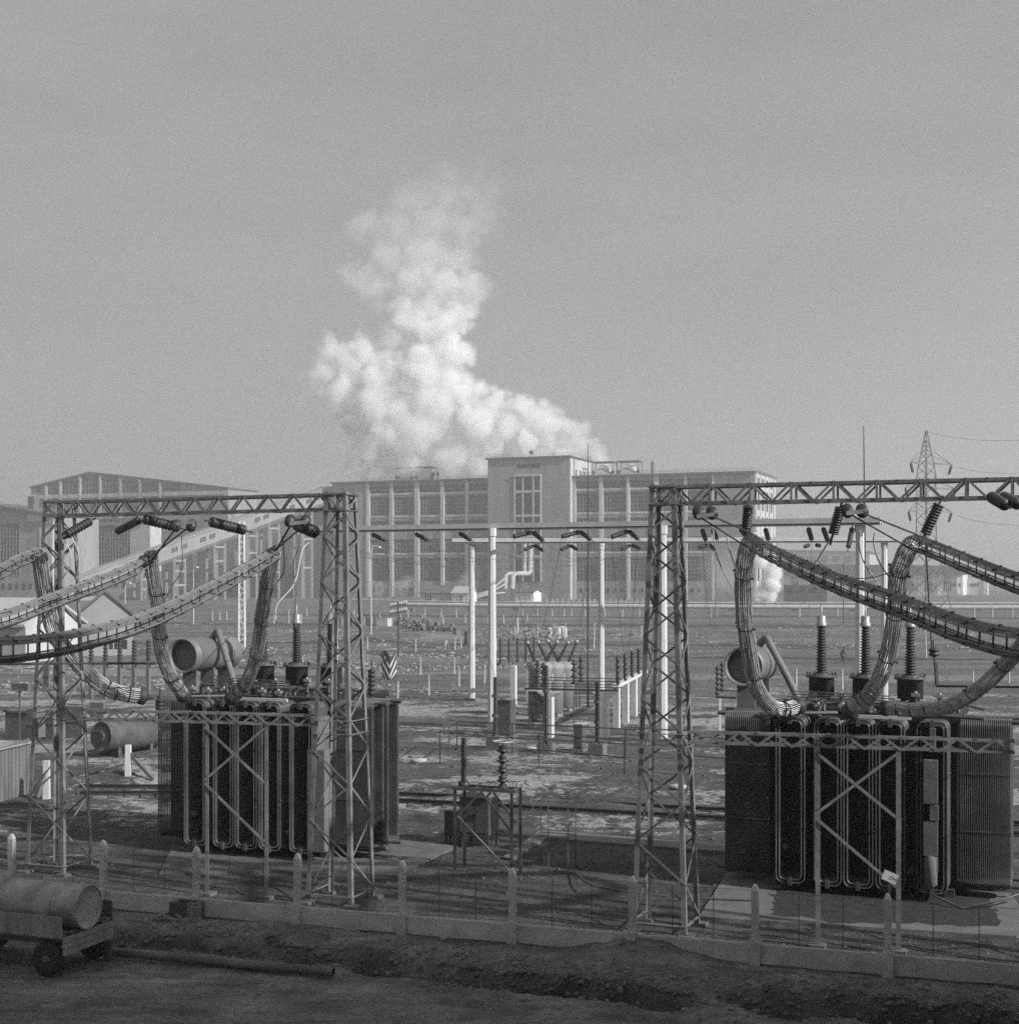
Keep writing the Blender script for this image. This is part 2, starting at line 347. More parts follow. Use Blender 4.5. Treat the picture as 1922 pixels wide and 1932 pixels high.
# concrete aprons round the transformers
ap = MB()
def slab(mb, pts, h0, h1): mb.prism([Vector((p.x, p.y, h0)) for p in pts], Z*(h1-h0))
slab(ap, [gd(1018, 1571), gd(1380, 1600), gd(1380, 1613), gd(1030, 1586)], -.1, .09)
slab(ap, [gd(1018, 1571), gd(1030, 1586), gd(968, 1626), gd(948, 1622)], -.1, .085)
a1 = ap.build('apron_kerb', M['conc']); a1['kind'] = 'structure'; a1['label'] = 'pale concrete kerb round the sunk gravel bed'
ap = MB(); slab(ap, [gd(1372, 1650), gd(1905, 1690), gd(1960, 1760), gd(1918, 1772), gd(1318, 1735)], -.1, .07)
a2 = ap.build('concrete_apron', M['conc']); a2['kind'] = 'structure'; a2['label'] = 'concrete apron under the right-hand transformer'
ap = MB(); bp = [gd(1468, 1662, .1), gd(1800, 1668, .1), gd(1876, 1702, .1), (gd(1880, 1746, .1)), gd(1560, 1737, .1), gd(1452, 1722, .1)]; br_ = random.Random(8); pj = []
for a_, b_ in zip(bp, bp[1:]+bp[:1]):
    n_ = max(3, int((b_-a_).length/.18))
    for k in range(n_): p_ = a_+(b_-a_)*k/n_; pj.append(Vector((p_.x+br_.gauss(0, .09)+.25*noise.noise(p_*1.2), p_.y+br_.gauss(0, .09)+.3*noise.noise(p_*1.1+Vector((5, 0, 0))), .1)))
slab(ap, pj, .02, .078)
a4 = ap.build('gravel_bed', M['oil']); a4['kind'] = 'structure'; a4['label'] = 'dark oil-stained gravel bed under the right-hand transformer'
ap = MB(); slab(ap, [gd(330, 1590), gd(740, 1582), gd(862, 1600), gd(780, 1640), gd(300, 1652)], -.1, .05)
a3 = ap.build('concrete_slab', M['concd']); a3['kind'] = 'structure'; a3['label'] = 'concrete slab under the left-hand transformer'
# ---------------- boiler house ----------------
BO = px(1074, HZ, 640); BO.z = 0          # near corner of its stair tower, ground level
bh = thing('boiler_house', 'huge boiler house with a stair tower and tiers of big windows under the steam', 'power station', BO)
WV = 3.0                                   # the wings stand back from the tower
def bu(x, v=WV): return uline(x, BO, v)
def bz(x, y, v=WV):
    p = BO+U*bu(x, v)+V*v; return zof(y, p.y)
rows = [(915.8, 929.7), (937, 972.4), (983, 994.5), (1017.6, 1043.5), (1052.8, 1096.8)]
rowz = [(bz(785, b), bz(785, a)) for a, b in rows]
ztop = bz(785, 909)
def window(O, u0, u1, v, z0, z1, nx_, nz_, parent, bar=.16, gl='glass', fr='mull'):
    f = MB(); d = .12
    for i in range(nx_+1): uu = u0+(u1-u0)*i/nx_; f.fb(O, uu-bar/2, uu+bar/2, v-d, v, z0, z1)
    for k in range(nz_+1): zz = z0+(z1-z0)*k/nz_; f.fb(O, u0, u1, v-d+.01, v-.01, zz-bar/2, zz+bar/2)
    w = f.build('window', M[fr], parent)
    p = MB(); p.fb(O, u0, u1, v, v+.1, z0, z1); p.build('pane', M[gl], w); return w
def wing(x0, x1, piers, blanks, nm):
    u0, u1 = bu(x0), bu(x1)
    wall = MB(); wall.fb(BO, u0, u1, WV+1.2, WV+45, -1, ztop)
    # spandrels between the window tiers
    zs = [(-1, rowz[4][0])]+[(rowz[i+1][1], rowz[i][0]) for i in range(3, -1, -1)]+[(rowz[0][1], ztop)]
    for a_, b_ in zs: wall.fb(BO, u0, u1, WV+.35, WV+1.25, a_, b_)
    for a_, b_ in blanks: wall.fb(BO, bu(a_), bu(b_), WV, WV+.4, -1, ztop-.01)
    wall.build('wall', M['brick'], bh)
    led = MB()
    for a_, b_ in zs[1:-1]: led.fb(BO, u0+.2, u1-.2, WV+.18, WV+.36, b_-.9, b_-.05); 
    led.build('ledge', M['pier'], bh)
    for a_, b_ in piers:
        p = MB(); p.fb(BO, bu(a_), bu(b_), WV-.35, WV+.9, -1, ztop-.02); p.build('pier', M['pier'], bh)
    for (a_, b_), (c_, d_) in zip(piers, piers[1:]):
        for (z0, z1) in rowz:
            window(BO, bu(b_), bu(c_), WV+.95, z0, z1, 7, max(2, round((z1-z0)/1.9)), bh)
        for k in range(3):
            uu = bu(b_)+(bu(c_)-bu(b_))*(.2+.3*k); window(BO, uu-.9, uu+.9, WV+.34, bz(785, 1117), bz(785, 1109), 1, 1, bh)
    # mansard roof with a flat top and railing
    zc = ztop; zt = bz(785, 901.5)
    rf = MB(); rf.fb(BO, u0-.8, u1+.8, WV-1.2, WV+46, zc, zc+.7)
    a_ = [BO+U*u0+V*WV+Z*(zc+.7), BO+U*u1+V*WV+Z*(zc+.7), BO+U*(u1-2)+V*(WV+12)+Z*zt, BO+U*(u0+9 if nm == 'l' else u0)+V*(WV+12)+Z*zt] if nm == 'l' else \
         [BO+U*u0+V*WV+Z*(zc+.7), BO+U*u1+V*WV+Z*(zc+.7), BO+U*(u1-.5)+V*(WV+12)+Z*zt, BO+U*u0+V*(WV+12)+Z*zt]
    b_ = [p+V*d for p, d in zip(a_, (45, 45, 32, 32))]
    rf.add(a_+b_, [(0, 1, 2, 3), (3, 2, 6, 7), (7, 6, 5, 4), (1, 5, 6, 2), (0, 3, 7, 4)])
    rf.build('roof', M['roof'], bh)
    rl = MB(); p0, p1 = a_[3], a_[2]; n_ = int((p1-p0).length/3)
    for h in (.55, 1.2): rl.bar(p0+Z*h, p1+Z*h, .12)
    for i in range(n_+1): q = p0+(p1-p0)*i/n_; rl.bar(q, q+Z*1.25, .12)
    rl.build('railing', M['steel'], bh)
    return zt
piersL = [(691, 697), (735.4, 741.5), (782, 790.5), (831.4, 837.5), (877.8, 883.5), (921, 925)]
ztl = wing(627, 923, piersL, [(627, 691)], 'l')
xr = [(1081, 1086), (1130.4, 1137.3), (1181.9, 1187.5), (1233.5, 1242.5), (1290, 1295.7), (1342.6, 1347.4)]
ztr = wing(1078, 1423, xr, [(1347.4, 1423)], 'r')
# right gable wall features
ug = bu(1423); gw = MB()
gw.box(BO+U*(ug)+V*WV+Z*(-1), U*.5, V*45, Z*(ztop+1))
for k in range(5): gw.box(BO+U*(ug+.5)+V*(WV+.5+k*9.5)+Z*(-1), U*.4, V*1.6, Z*(ztop+1))
gw.build('gable_wall', M['pier'], bh)
for k in range(4):
    for (z0, z1) in rowz:
        q = MB(); q.box(BO+U*(ug+.5)+V*(WV+4+k*9.5)+Z*z0, U*.05, V*4, Z*(z1-z0)); q.build('window', M['glass'], bh)
# stair tower
tl = uline(920, BO, 0); th = zof(863, BO.y)
t_ = MB(); t_.fb(BO, tl, 0, 0, 30, -1, th)
w0, w1 = uline(971, BO), uline(1020, BO)
t_.build('tower_wall', M['brick'], bh)
tp = MB(); tp.fb(BO, 0.002, .5, .1, 4, -1, th-.4); tp.fb(BO, 0.002, .5, 6, 29.8, -1, th-.4); tp.build('tower_side', M['pale'], bh)
tr = MB(); tr.fb(BO, tl-1, .8, -1, 31, th, th+.8); tr.build('tower_roof', M['roof'], bh)
def tz(y): return zof(y, BO.y)+0*y
f = MB(); f.fb(BO, w0-.6, w1+.4, -.7, -.003, tz(897), tz(893)); 
for xx in (971, 986.5, 1006, 1020): uu = uline(xx, BO); f.fb(BO, uu-.25, uu+.25, -.45, -.004, tz(1098), tz(896))
for yy in (926, 972, 1012, 1050): f.fb(BO, w0, w1, -.4, -.005, tz(yy+2.2), tz(yy-2.2))
sw = f.build('stair_window', M['pale'], bh); p = MB(); p.fb(BO, w0, w1, -.12, -.002, tz(1098), tz(897)); p.build('pane', M['glass'], sw)
for k in range(5):
    xx = 979+k*9.2; uu = uline(xx, BO); q = MB(); q.fb(BO, uu-.95, uu+.95, -.06, .3, tz(881.5), tz(873.5)); q.build('window', M['glass'], bh)
for k in range(3):
    q = MB(); q.box(BO+U*.45+V*(7+k*6)+Z*(th-9), U*.1, V*2, Z*4); q.build('window', M['glass'], bh)
rl = MB(); cs = [BO+U*tl+Z*(th+.8), BO+U*.5+Z*(th+.8), BO+U*.5+V*30+Z*(th+.8)]
for p_, q_ in zip(cs, cs[1:]):
    n_ = int((q_-p_).length/3.4)
    for h in (.6, 1.3): rl.bar(p_+Z*h, q_+Z*h, .11)
    for i in range(n_+1): r_ = p_+(q_-p_)*i/n_; rl.bar(r_, r_+Z*1.35, .12)
rl.build('railing', M['steel'], bh)
sp = BO+U*uline(1001.7, BO, 1)+V*1+Z*(zof(851, BO.y)); st = MB(); pts = []
for k in range(10): r_ = 1.55 if k % 2 == 0 else .62; an = math.pi/2+k*math.pi/5; pts.append(sp+U*math.cos(an)*r_+Z*math.sin(an)*r_)
st.prism(pts[::-1], V*.25); so_ = st.build('star', M['dsteel'], bh); q = MB(); q.bar(sp+V*.12-Z*3.2, sp+V*.12-Z*.6, .2); q.build('star_post', M['steel'], so_)
# roof exhausters
def exhauster(x0, x1, zb):
    v = WV+13; u0, u1 = bu(x0, v), bu(x1, v); um = (u0+u1)/2; w = u1-u0; c = BO+U*um+V*(v+4)
    f = MB()
    for su in (-1, 1):
        for sv in (-1, 1): f.bar(c+U*su*w*.47+V*sv*3+Z*zb, c+U*su*w*.47+V*sv*3+Z*(zb+5.8), .28)
    for sv in (-1, 1): f.bar(c-U*w*.5+V*sv*3+Z*(zb+5.8), c+U*w*.5+V*sv*3+Z*(zb+5.8), .5)
    for su in (-1, 0, 1): f.bar(c+U*su*w*.47-V*3+Z*(zb+5.8), c+U*su*w*.47+V*3+Z*(zb+5.8), .4)
    f.bar(c+Z*(zb+4.6), c+Z*(zb+5.8), .3); fo = f.build('exhauster_frame', M['dsteel'], bh)
    k = MB(); a_, b_ = w*.36, w*.17
    k.add([c+U*sx*r_+V*sy*r_*.8+Z*z_ for z_, r_ in ((zb, a_), (zb+4.4, b_)) for sx, sy in ((-1, -1), (1, -1), (1, 1), (-1, 1))],
          [(0, 1, 5, 4), (1, 2, 6, 5), (2, 3, 7, 6), (3, 0, 4, 7), (4, 5, 6, 7)])
    k.lathe(c+Z*(zb+4.4), Z, [(b_, 0), (b_*.8, .4)], 8)
    k.build('hood', M['pale'], fo)
    e_ = MB(); e_.lathe(c-U*w*.43-V*2+Z*(zb+.3), Z, [(.2, 0), (.9, .7), (.9, 1.2), (.3, 1.9)], 8); e_.lathe(c+U*w*.43-V*2+Z*(zb+.3), Z, [(.2, 0), (.9, .7), (.9, 1.2), (.3, 1.9)], 8)
    e_.build('valve', M['dsteel'], fo)
for a_, b_, zz in ((744, 775.5, ztl), (779.5, 813, ztl), (1113.5, 1156, ztr), (1161.5, 1204, ztr)): exhauster(a_, b_, zz)
q = MB(); c = BO+U*bu(1231, WV+12)+V*(WV+12); q.tube([c+Z*(ztr-1), c+Z*(ztr+4.8), c+Z*(ztr+5.2)-U*.3], .75, 10); q.build('chimney', M['concd'], bh)
for x_ in (818, 826): q = MB(); c = BO+U*bu(x_, WV+14)+V*(WV+14); q.lathe(c+Z*(ztl-.5), Z, [(.25, 0), (.25, 2), (.9, 2.6), (.9, 3.3), (.15, 4)], 8); q.build('roof_vent', M['dsteel'], bh)
# low porch block and end annex sloping down to the conveyor
an = MB(); y1, y2 = bz(627, 914), bz(575, 934)
ua, ub = bu(556), bu(627)
an.prism([BO+U*ua+V*(WV+2)+Z*-1, BO+U*(ub-.01)+V*(WV+2)+Z*-1, BO+U*(ub-.01)+V*(WV+2)+Z*(y1-.5), BO+U*ua+V*(WV+2)+Z*y2*.97], V*30)
an.build('annex_wall', M['brick'], bh)
adopt(bh)
for o in [c for c in bh.children]:
    pass

# ---------------- inclined coal conveyor ----------------
cg = thing('conveyor_gallery', 'long inclined coal conveyor gallery on tall legs rising to the boiler house', 'conveyor', px(330, 1125, 640)*1)
cg.location.z = 0
A_ = px(622, 924, 690); B_ = px(100, 1112, 600); dg = (B_-A_); hd = Vector((dg.x, dg.y, 0)).normalized(); sd_ = hd.cross(Z)
if sd_.y > 0: sd_ = -sd_
q = MB(); q.prism([A_+Z*1.0, A_-Z*6.2, B_-Z*6.2, B_+Z*1.0][::-1], -sd_*7); q.build('gallery_body', M['gal'], cg)
q = MB(); q.prism([A_+Z*1.6+sd_*.6, A_+Z*1.02+sd_*.6, B_+Z*1.02+sd_*.6, B_+Z*1.6+sd_*.6][::-1], -sd_*8.2); q.build('roof', M['gal'], cg)
q = MB(); q.prism([A_-Z*5.2+sd_*.25, A_-Z*6.6+sd_*.25, B_-Z*6.6+sd_*.25, B_-Z*5.2+sd_*.25][::-1], -sd_*.24); q.build('truss', M['concd'], cg)
Lg = dg.length; dn = dg.normalized()
for k in range(26):
    t = (6+k*4.9)
    if k % 3 == 2: continue
    w = MB()
    for j in range(3): b0 = A_+dn*(t+j*1.1)-Z*.9+sd_*.06; w.add([b0, b0+dn*.8, b0+dn*.8-Z*2.1, b0-Z*2.1], [(0, 1, 2, 3)])
    w.build('window', M['glass'], cg)
for x_ in (262, 321, 397, 460, 505, 574):
    t = (622-x_)/522; c = A_+dg*t
    for s in (0, -7):
        for d_ in (-2.6, 2.6):
            p_ = c-sd_*(-s)*1+hd*d_ if False else c+hd*d_-sd_*abs(s)
            q = MB(); q.bar(Vector((p_.x, p_.y, -1)), Vector((p_.x, p_.y, p_.z-6.3)), .9, .9); q.build('leg', M['gal'], cg)
    for zz in (.35, .68, .93):
        q = MB(); q.bar(Vector((c.x, c.y, (c.z-6.3)*zz))-hd*2.6, Vector((c.x, c.y, (c.z-6.3)*zz))+hd*2.6, .8, .9); q.build('cross_tie', M['gal'], cg)
adopt(cg)

# ---------------- blocks on the left ----------------
def block(name, label, pts, Y0, slope_v, mwall, cat='industrial building', depth=30):
    """outline in picture columns laid on a vertical wall through depth Y0 that follows the yard grid"""
    O = px(pts[0][0], HZ, Y0); O.z = 0
    t = thing(name, label, cat, O); pl = []
    for x_, y_ in pts:
        u_ = uline(x_, O); p_ = O+U*u_; pl.append(O+U*u_+Z*(zof(y_, p_.y) if y_ < 1200 else -1))
    q = MB(); q.prism(pl, V*depth); q.build('wall', mwall, t)
    return t, O
def wz(O, x_, y_, v=0): p_ = O+U*uline(x_, O, v)+V*v; return uline(x_, O, v), zof(y_, p_.y)
def panel(t, O, x0, x1, ya, yb, m_, name, v0=-.3, v1=-.01, nxz=None):
    u0, z1 = wz(O, x0, ya); u1, _ = wz(O, x1, ya); _, z0 = wz(O, x0, yb)
    if nxz: return window(O, u0, u1, v1-.05, z0, z1, nxz[0], nxz[1], t, .2)
    q = MB(); q.fb(O, u0, u1, v0, v1, z0, z1); return q.build(name, m_, t)
t, O = block('gabled_power_block', 'tall low-gabled block with big top windows rising behind the left gantry', [(59, 1300), (59, 921), (110, 907), (171, 893), (260, 903), (360, 914), (430, 922), (430, 1300)], 830, 0, M['brick'])
for x0, x1, ya in ((90, 113, 913), (117, 150, 905), (155, 187, 897), (193, 225, 901), (231, 262, 906), (268, 300, 909), (306, 340, 913)):
    panel(t, O, x0, x1, ya, 935, None, 'window', nxz=(5, 3)); panel(t, O, x0, x1, 944, 960, None, 'window', nxz=(5, 2))
for x_, y_ in ((88, 916), (115, 908), (152, 900), (190, 899), (228, 902), (265, 906), (303, 911)): panel(t, O, x_-2, x_+2, y_, 1100, M['pale'], 'pier', -1.0, -.3)
panel(t, O, 60, 428, 935, 942, M['pier'], 'ledge', -.8, -.31)
for y_ in (918, 947): panel(t, O, 68, 76, y_, y_+11, M['glass'], 'window', -.2, -.02)
pl = [O+U*wz(O, a_, b_)[0]+Z*wz(O, a_, b_)[1] for a_, b_ in ((57, 919), (171, 890.5), (432, 920), (432, 922.5), (171, 893.2), (57, 921.5))]
q = MB(); q.prism([p_-V*1.2 for p_ in pl], V*32); q.build('roof', M['roof'], t)
adopt(t)
t, O = block('turbine_hall', 'broad flat turbine hall with a tall glazed wall at the left edge', [(-60, 1300), (-60, 950), (0, 956), (75, 968), (100, 973), (101, 1300)], 610, 0, M['brick'])
panel(t, O, -58, 37, 990, 1086, None, 'window', nxz=(16, 12)); panel(t, O, 52, 78, 969, 984, M['pale'], 'panel'); panel(t, O, 75, 99, 996, 1086, M['pale'], 'panel')
for k in range(6): panel(t, O, 4+k*13, 9+k*13, 1101, 1112, M['glass'], 'window', -.2, -.02)
pl = [O+U*wz(O, a_, b_)[0]+Z*wz(O, a_, b_)[1] for a_, b_ in ((-62, 946), (0, 953.5), (102, 970), (102, 974), (0, 957.5), (-62, 950))]
q = MB(); q.prism([p_-V*2 for p_ in pl], V*34); q.build('roof', M['roof'], t)
u_, z_ = wz(O, 40, 960); q = MB(); q.fb(O, u_-1.6, u_+1.6, 6, 9.5, z_-3, zof(938, O.y)); q.build('chimney', M['roof'], t); adopt(t)
t, O = block('glazed_hall', 'wide hall with a dark ribbed glass wall and pale end wall behind the left gantry', [(101, 1300), (101, 975), (180, 980), (283, 986), (283, 1300)], 690, 0, M['pale'], depth=9)
panel(t, O, 106, 246, 993, 1086, None, 'window', nxz=(26, 12)); panel(t, O, 100, 283, 981, 984, M['roof'], 'roof', -1.5, -.02)
for k in range(9): panel(t, O, 112+k*15, 118+k*15, 1098, 1108, M['glass'], 'window', -.2, -.02)
adopt(t)
t, O = block('bunker_block', 'dark bunker block behind the conveyor legs', [(284, 1300), (284, 1020), (420, 1008), (560, 950), (600, 940), (600, 1300)], 790, 0, M['brick'])
for k in range(9): panel(t, O, 338+k*26, 346+k*26, 1040, 1068, M['pier'], 'pilaster', -.5, -.02)
for k in range(7): panel(t, O, 352+k*32, 372+k*32, 1083, 1090, None, 'window', nxz=(3, 1))
adopt(t)
t, O = block('long_low_annex', 'long low annex in the shade under the conveyor', [(112, 1300), (112, 1108), (560, 1104), (560, 1300)], 770, 0, M['brick'], depth=8)
for k in range(15): panel(t, O, 122+k*28, 131+k*28, 1112, 1118, M['glass'], 'window', -.2, -.02)
adopt(t)

# far factory on the right
t, O = block('far_workshop', 'long single-storey factory with groups of tall windows far off at the right', [(1478, 1300), (1478, 1074), (1816, 1077), (1816, 1300)], 820, 0, M['white'], depth=40)
for k in range(9):
    x_ = 1492+k*36
    panel(t, O, x_, x_+13, 1087, 1093, M['glass'], 'window', -.1, -.02); panel(t, O, x_, x_+14, 1097, 1116, M['glass'], 'window', -.1, -.02); panel(t, O, x_+24, x_+27, 1085, 1120, M['white'], 'pier', -.9, -.02)
    for j_ in (3.5, 7, 10.5): panel(t, O, x_+j_-.4, x_+j_+.4, 1087, 1116, M['white'], 'glazing_bar', -.3, -.11)
pl = [O+U*wz(O, a_, b_)[0]+Z*wz(O, a_, b_)[1] for a_, b_ in ((1472, 1064), (1820, 1068), (1820, 1083), (1472, 1083))]
q = MB(); q.prism([p_-V*3 for p_ in pl], V*44); q.build('roof', M['roof'], t)
panel(t, O, 1790, 1812, 1101, 1107, None, 'window', nxz=(5, 1)); adopt(t)
t, O = block('low_store', 'small flat store adjoining the far factory at its right end', [(1817, 1300), (1817, 1092), (1862, 1094), (1862, 1300)], 818, 0, M['pale'], depth=18)
panel(t, O, 1829, 1846, 1101, 1107, None, 'window', nxz=(4, 1)); panel(t, O, 1855, 1858, 1092, 1121, M['pier'], 'pier', -.6, -.02); adopt(t)
t, O = block('distant_mill', 'faint pale mill on the skyline behind the concrete poles', [(1452, 1300), (1452, 1040), (1640, 1044), (1640, 1300)], 1250, 0, M['pier'], depth=60)
for k in range(8): panel(t, O, 1460+k*22, 1473+k*22, 1050, 1062, None, 'window', nxz=(3, 2))
pl = [O+U*wz(O, a_, b_)[0]+Z*wz(O, a_, b_)[1] for a_, b_ in ((1448, 1037), (1644, 1041), (1644, 1044), (1448, 1040))]
q = MB(); q.prism([p_-V*3 for p_ in pl], V*64); q.build('roof', M['roof'], t); adopt(t)
t, O = block('dark_shed', 'dark low shed beside the ground-level steam', [(1478, 1300), (1478, 1104), (1535, 1104), (1560, 1110), (1560, 1300)], 560, 0, M['concd'], depth=12)
for k in range(3): panel(t, O, 1486+k*22, 1496+k*22, 1108, 1116, M['glass'], 'window', -.2, -.02)
adopt(t)

# house with porch, pump house
def cottage(name, label, x0, x1, ybase, yeave, yridge, depth, mw, mr, wins):
    Yb = CH*FP/(ybase-HZ); O = px(x0, HZ, Yb); O.z = 0; t = thing(name, label, 'small building', O)
    u1 = uline(x1, O); ze = zof(yeave, Yb); zr = zof(yridge, Yb)
    q = MB(); q.fb(O, 0, u1, 0, depth, -.5, ze)
    for uu in (0, u1-.3): q.prism([O+U*uu+Z*ze, O+U*uu+V*depth+Z*ze, O+U*uu+V*depth/2+Z*(zr-.1)], U*.3)
    q.build('wall', mw, t)
    q = MB(); a0, a1 = O+U*-.5-V*.6+Z*(ze-.1), O+U*-.5+V*depth/2+Z*zr; a2 = O+U*-.5+V*(depth+.6)+Z*(ze-.1)
    for p_, r_ in ((a0, a1), (a1, a2)): q.add([p_, p_+U*(u1+1), r_+U*(u1+1), r_, p_+Z*.25, p_+U*(u1+1)+Z*.25, r_+U*(u1+1)+Z*.25, r_+Z*.25], [(0, 3, 2, 1), (4, 5, 6, 7), (0, 1, 5, 4), (2, 3, 7, 6), (1, 2, 6, 5), (3, 0, 4, 7)])
    q.build('roof', mr, t)
    for a_, b_, c_, d_, k1, k2 in wins:
        window(O, uline(a_, O), uline(b_, O), -.05, zof(d_, Yb), zof(c_, Yb), k1, k2, t, .1, fr='white')
    return t, O, Yb
t, O, Yb = cottage('brick_cottage', 'long brick cottage with a dark roof and one large window beside the pipeline', 793, 853, 1138, 1120, 1106, 10, M['pier'], M['roof'], [(801, 815, 1123, 1134, 3, 2)])
adopt(t)
t, O, Yb = cottage('white_porch_hut', 'white hut with a snowy roof and open porch at the end of the brick cottage', 853, 884, 1139, 1120, 1108, 8, M['white'], M['wroof'], [(866, 872, 1124, 1134, 2, 2)])
for xx in (856, 866, 876, 884):
    q = MB(); uu = uline(xx, O); q.fb(O, uu-.1, uu+.1, -2, -1.8, 0, zof(1121, Yb)); q.build('porch_post', M['wood'], t)
adopt(t)
t, O, Yb = cottage('pump_house', 'small white pump house with slit windows below the lagged ducts', 972, 1006, 1138, 1118, 1113, 9, M['white'], M['roof'], [(980, 982, 1123, 1130, 1, 1), (985, 987, 1123, 1130, 1, 1), (990, 992, 1123, 1130, 1, 1), (995, 997, 1123, 1130, 1, 1), (1000, 1002, 1123, 1130, 1, 1)])
adopt(t)
t = thing('steam_ducts', 'pair of white lagged steam ducts bending down beside the stair tower', 'ducts', px(985, HZ, 610)-Z*CH)
for x_, r_ in ((989.5, .85), (1000, 1.0)):
    c = px(x_, 1090, 612); q = MB(); q.tube([px(x_, 1020, 612), px(x_, 1060, 612), px(x_, 1078, 612), px(x_-3, 1083, 611), px(960+(x_-989)*1.3, 1083, 606), px(953.5+(x_-989)*1.3, 1086, 605), px(952+(x_-989)*1.3, 1112, 604)], r_, 12); q.build('duct', M['lag'], t)
for x_ in (965, 982, 1004): q = MB(); c = px(x_, 1092, 608); q.bar(Vector((c.x, c.y, -.5)), Vector((c.x, c.y, zof(1087, c.y))), .5); q.build('support', M['dsteel'], t)
adopt(t)
for k, (ya, yb) in enumerate(((1121, 1092), (1124, 1103), (1127, 1119))):
    q = MB(); q.tube([px(880, 1136+k, 600), px(905, ya, 600), px(925, ya-6, 600), px(952, yb, 603)], .42, 8)
    o = q.build('branch_pipe', M['lag']); tag(o, ('upper', 'middle', 'lower')[k]+' of three thin lagged pipes slanting up to the steam ducts', 'pipe', 'branch pipes')
q = MB(); O = px(690, 1133, 625); 
q = MB(); q.prism([px(640, 1136, 610), px(793, 1136, 610), px(793, 1127, 622), px(640, 1126, 622)], Vector((0, 6, -3))); o = q.build('embankment_roof', M['roof']); tag(o, 'long dark low roof at the foot of the boiler house', 'shed')

# big lagged pipeline
t = thing('pipeline', 'long thick lagged pipeline on low blocks crossing the far field', 'pipeline', px(1300, 1090, 420)-Z*CH)
q = MB(); pts = [px(750, 1141, 455), px(960, 1143.5, 440), px(1500, 1146, 420), px(1925, 1147, 408), px(2050, 1147, 404)]; q.tube(pts, .62, 12); q.build('pipe', M['lag'], t)
for x_ in (775, 888, 975, 1110, 1250, 1380, 1500, 1610, 1730, 1850):
    p_ = px(x_, 1146, 428); q = MB(); q.fb(Vector((p_.x, p_.y, 0)), -1, 1, -.6, .6, -.3, .95); q.build('support_block', M['conc'], t)
adopt(t)
t = thing('thin_pipeline', 'second thinner pipeline running behind the thick one', 'pipeline', px(1600, 1090, 470)-Z*CH)
q = MB(); q.tube([px(640, 1132, 560), px(900, 1137, 520), px(1300, 1138, 480), px(2050, 1139, 450)], .3, 8); q.build('pipe', M['pier'], t); adopt(t)

# near white house on the left
Yh = CH*FP/(1240-HZ); O = px(146, HZ, Yh); O.z = 0; HA, HBk = Vector((.97, .243, 0)), Vector((-.243, .97, 0))
t = thing('white_house', 'white gabled house with a broad snow-covered roof behind the left cable bundles', 'house', O)
u1 = uline(250, O, 0, HA); um = uline(198, O, 0, HA); ze, zr = zof(1163, Yh), zof(1119, Yh)
q = MB(); q.prism([O, O+HA*u1, O+HA*u1+Z*ze, O+HA*um+Z*zr, O+Z*ze], HBk*9); q.build('wall', M['gal'], t)
q = MB()
for s, e_ in ((-.6, um), (u1+.6, um)):
    a_ = O+HA*s-HBk*.3+Z*(ze-.35); b_ = O+HA*e_-HBk*.3+Z*(zr+.06); q.prism([a_, b_, b_+Z*.35, a_+Z*.35], HBk*9.6)
q.build('roof', M['roof'], t)
for xa, xb in ((206, 213), (216, 222), (230, 240)): q = MB(); ua_, ub_ = uline(xa, O, 0, HA), uline(xb, O, 0, HA); q.box(O+HA*ua_-HBk*.04+Z*zof(1226, Yh), HA*(ub_-ua_), HBk*.03, Z*1.15); q.build('window', M['glass'], t)
adopt(t)
O = px(-60, HZ, 170); O.z = 0
t = thing('snowy_roofed_shed', 'long shed with a wide white roof at the left edge', 'shed', O)
q = MB(); u1 = uline(48, O); q.fb(O, 0, u1, 0, 10, 0, 4.6); q.prism([O+U*u1+Z*4.59, O+U*u1+V*10+Z*4.59, O+U*u1+V*5+Z*7.1], U*-.3); q.build('wall', M['pier'], t)
q = MB(); q.prism([O-V*.8+Z*4.4-U*.5, O+V*5+Z*7.4-U*.5, O+V*5+Z*7.1-U*.5, O-V*.8+Z*4.1-U*.5], U*(u1+1)); q.prism([O+V*5+Z*7.4-U*.5, O+V*10.8+Z*4.4-U*.5, O+V*10.8+Z*4.1-U*.5, O+V*5+Z*7.1-U*.5], U*(u1+1)); q.build('roof', M['wroof'], t); adopt(t)

# hall added out of view to shade the foreground; right-hand cable bundles end at it
O = Vector((12.3, 27.6, 0)); fu_, fv_ = Vector((.9466, -.3222, 0)), Vector((-.3222, -.9466, 0))
t = thing('added_shade_hall', 'tall plain hall added beyond the right edge to shade the foreground', 'industrial building', O.copy())
q = MB(); q.box(O, fu_*60, fv_*22, Z*20); q.build('wall', M['brick'], t)
q = MB(); q.box(O-fu_*.5-fv_*.5+Z*20.004, fu_*61, fv_*23, Z*.5); q.build('roof', M['roof'], t)
for k in range(8):
    q = MB(); q.box(O+fu_*(2+k*7)-fv_*.08+Z*3, fu_*4, fv_*.07, Z*13); q.build('window', M['glass'], t)
for k in range(3):
    q = MB(); q.box(O-fu_*.08+fv_*(2+k*7)+Z*3, fu_*.07, fv_*4, Z*13); q.build('window', M['glass'], t)
adopt(t)
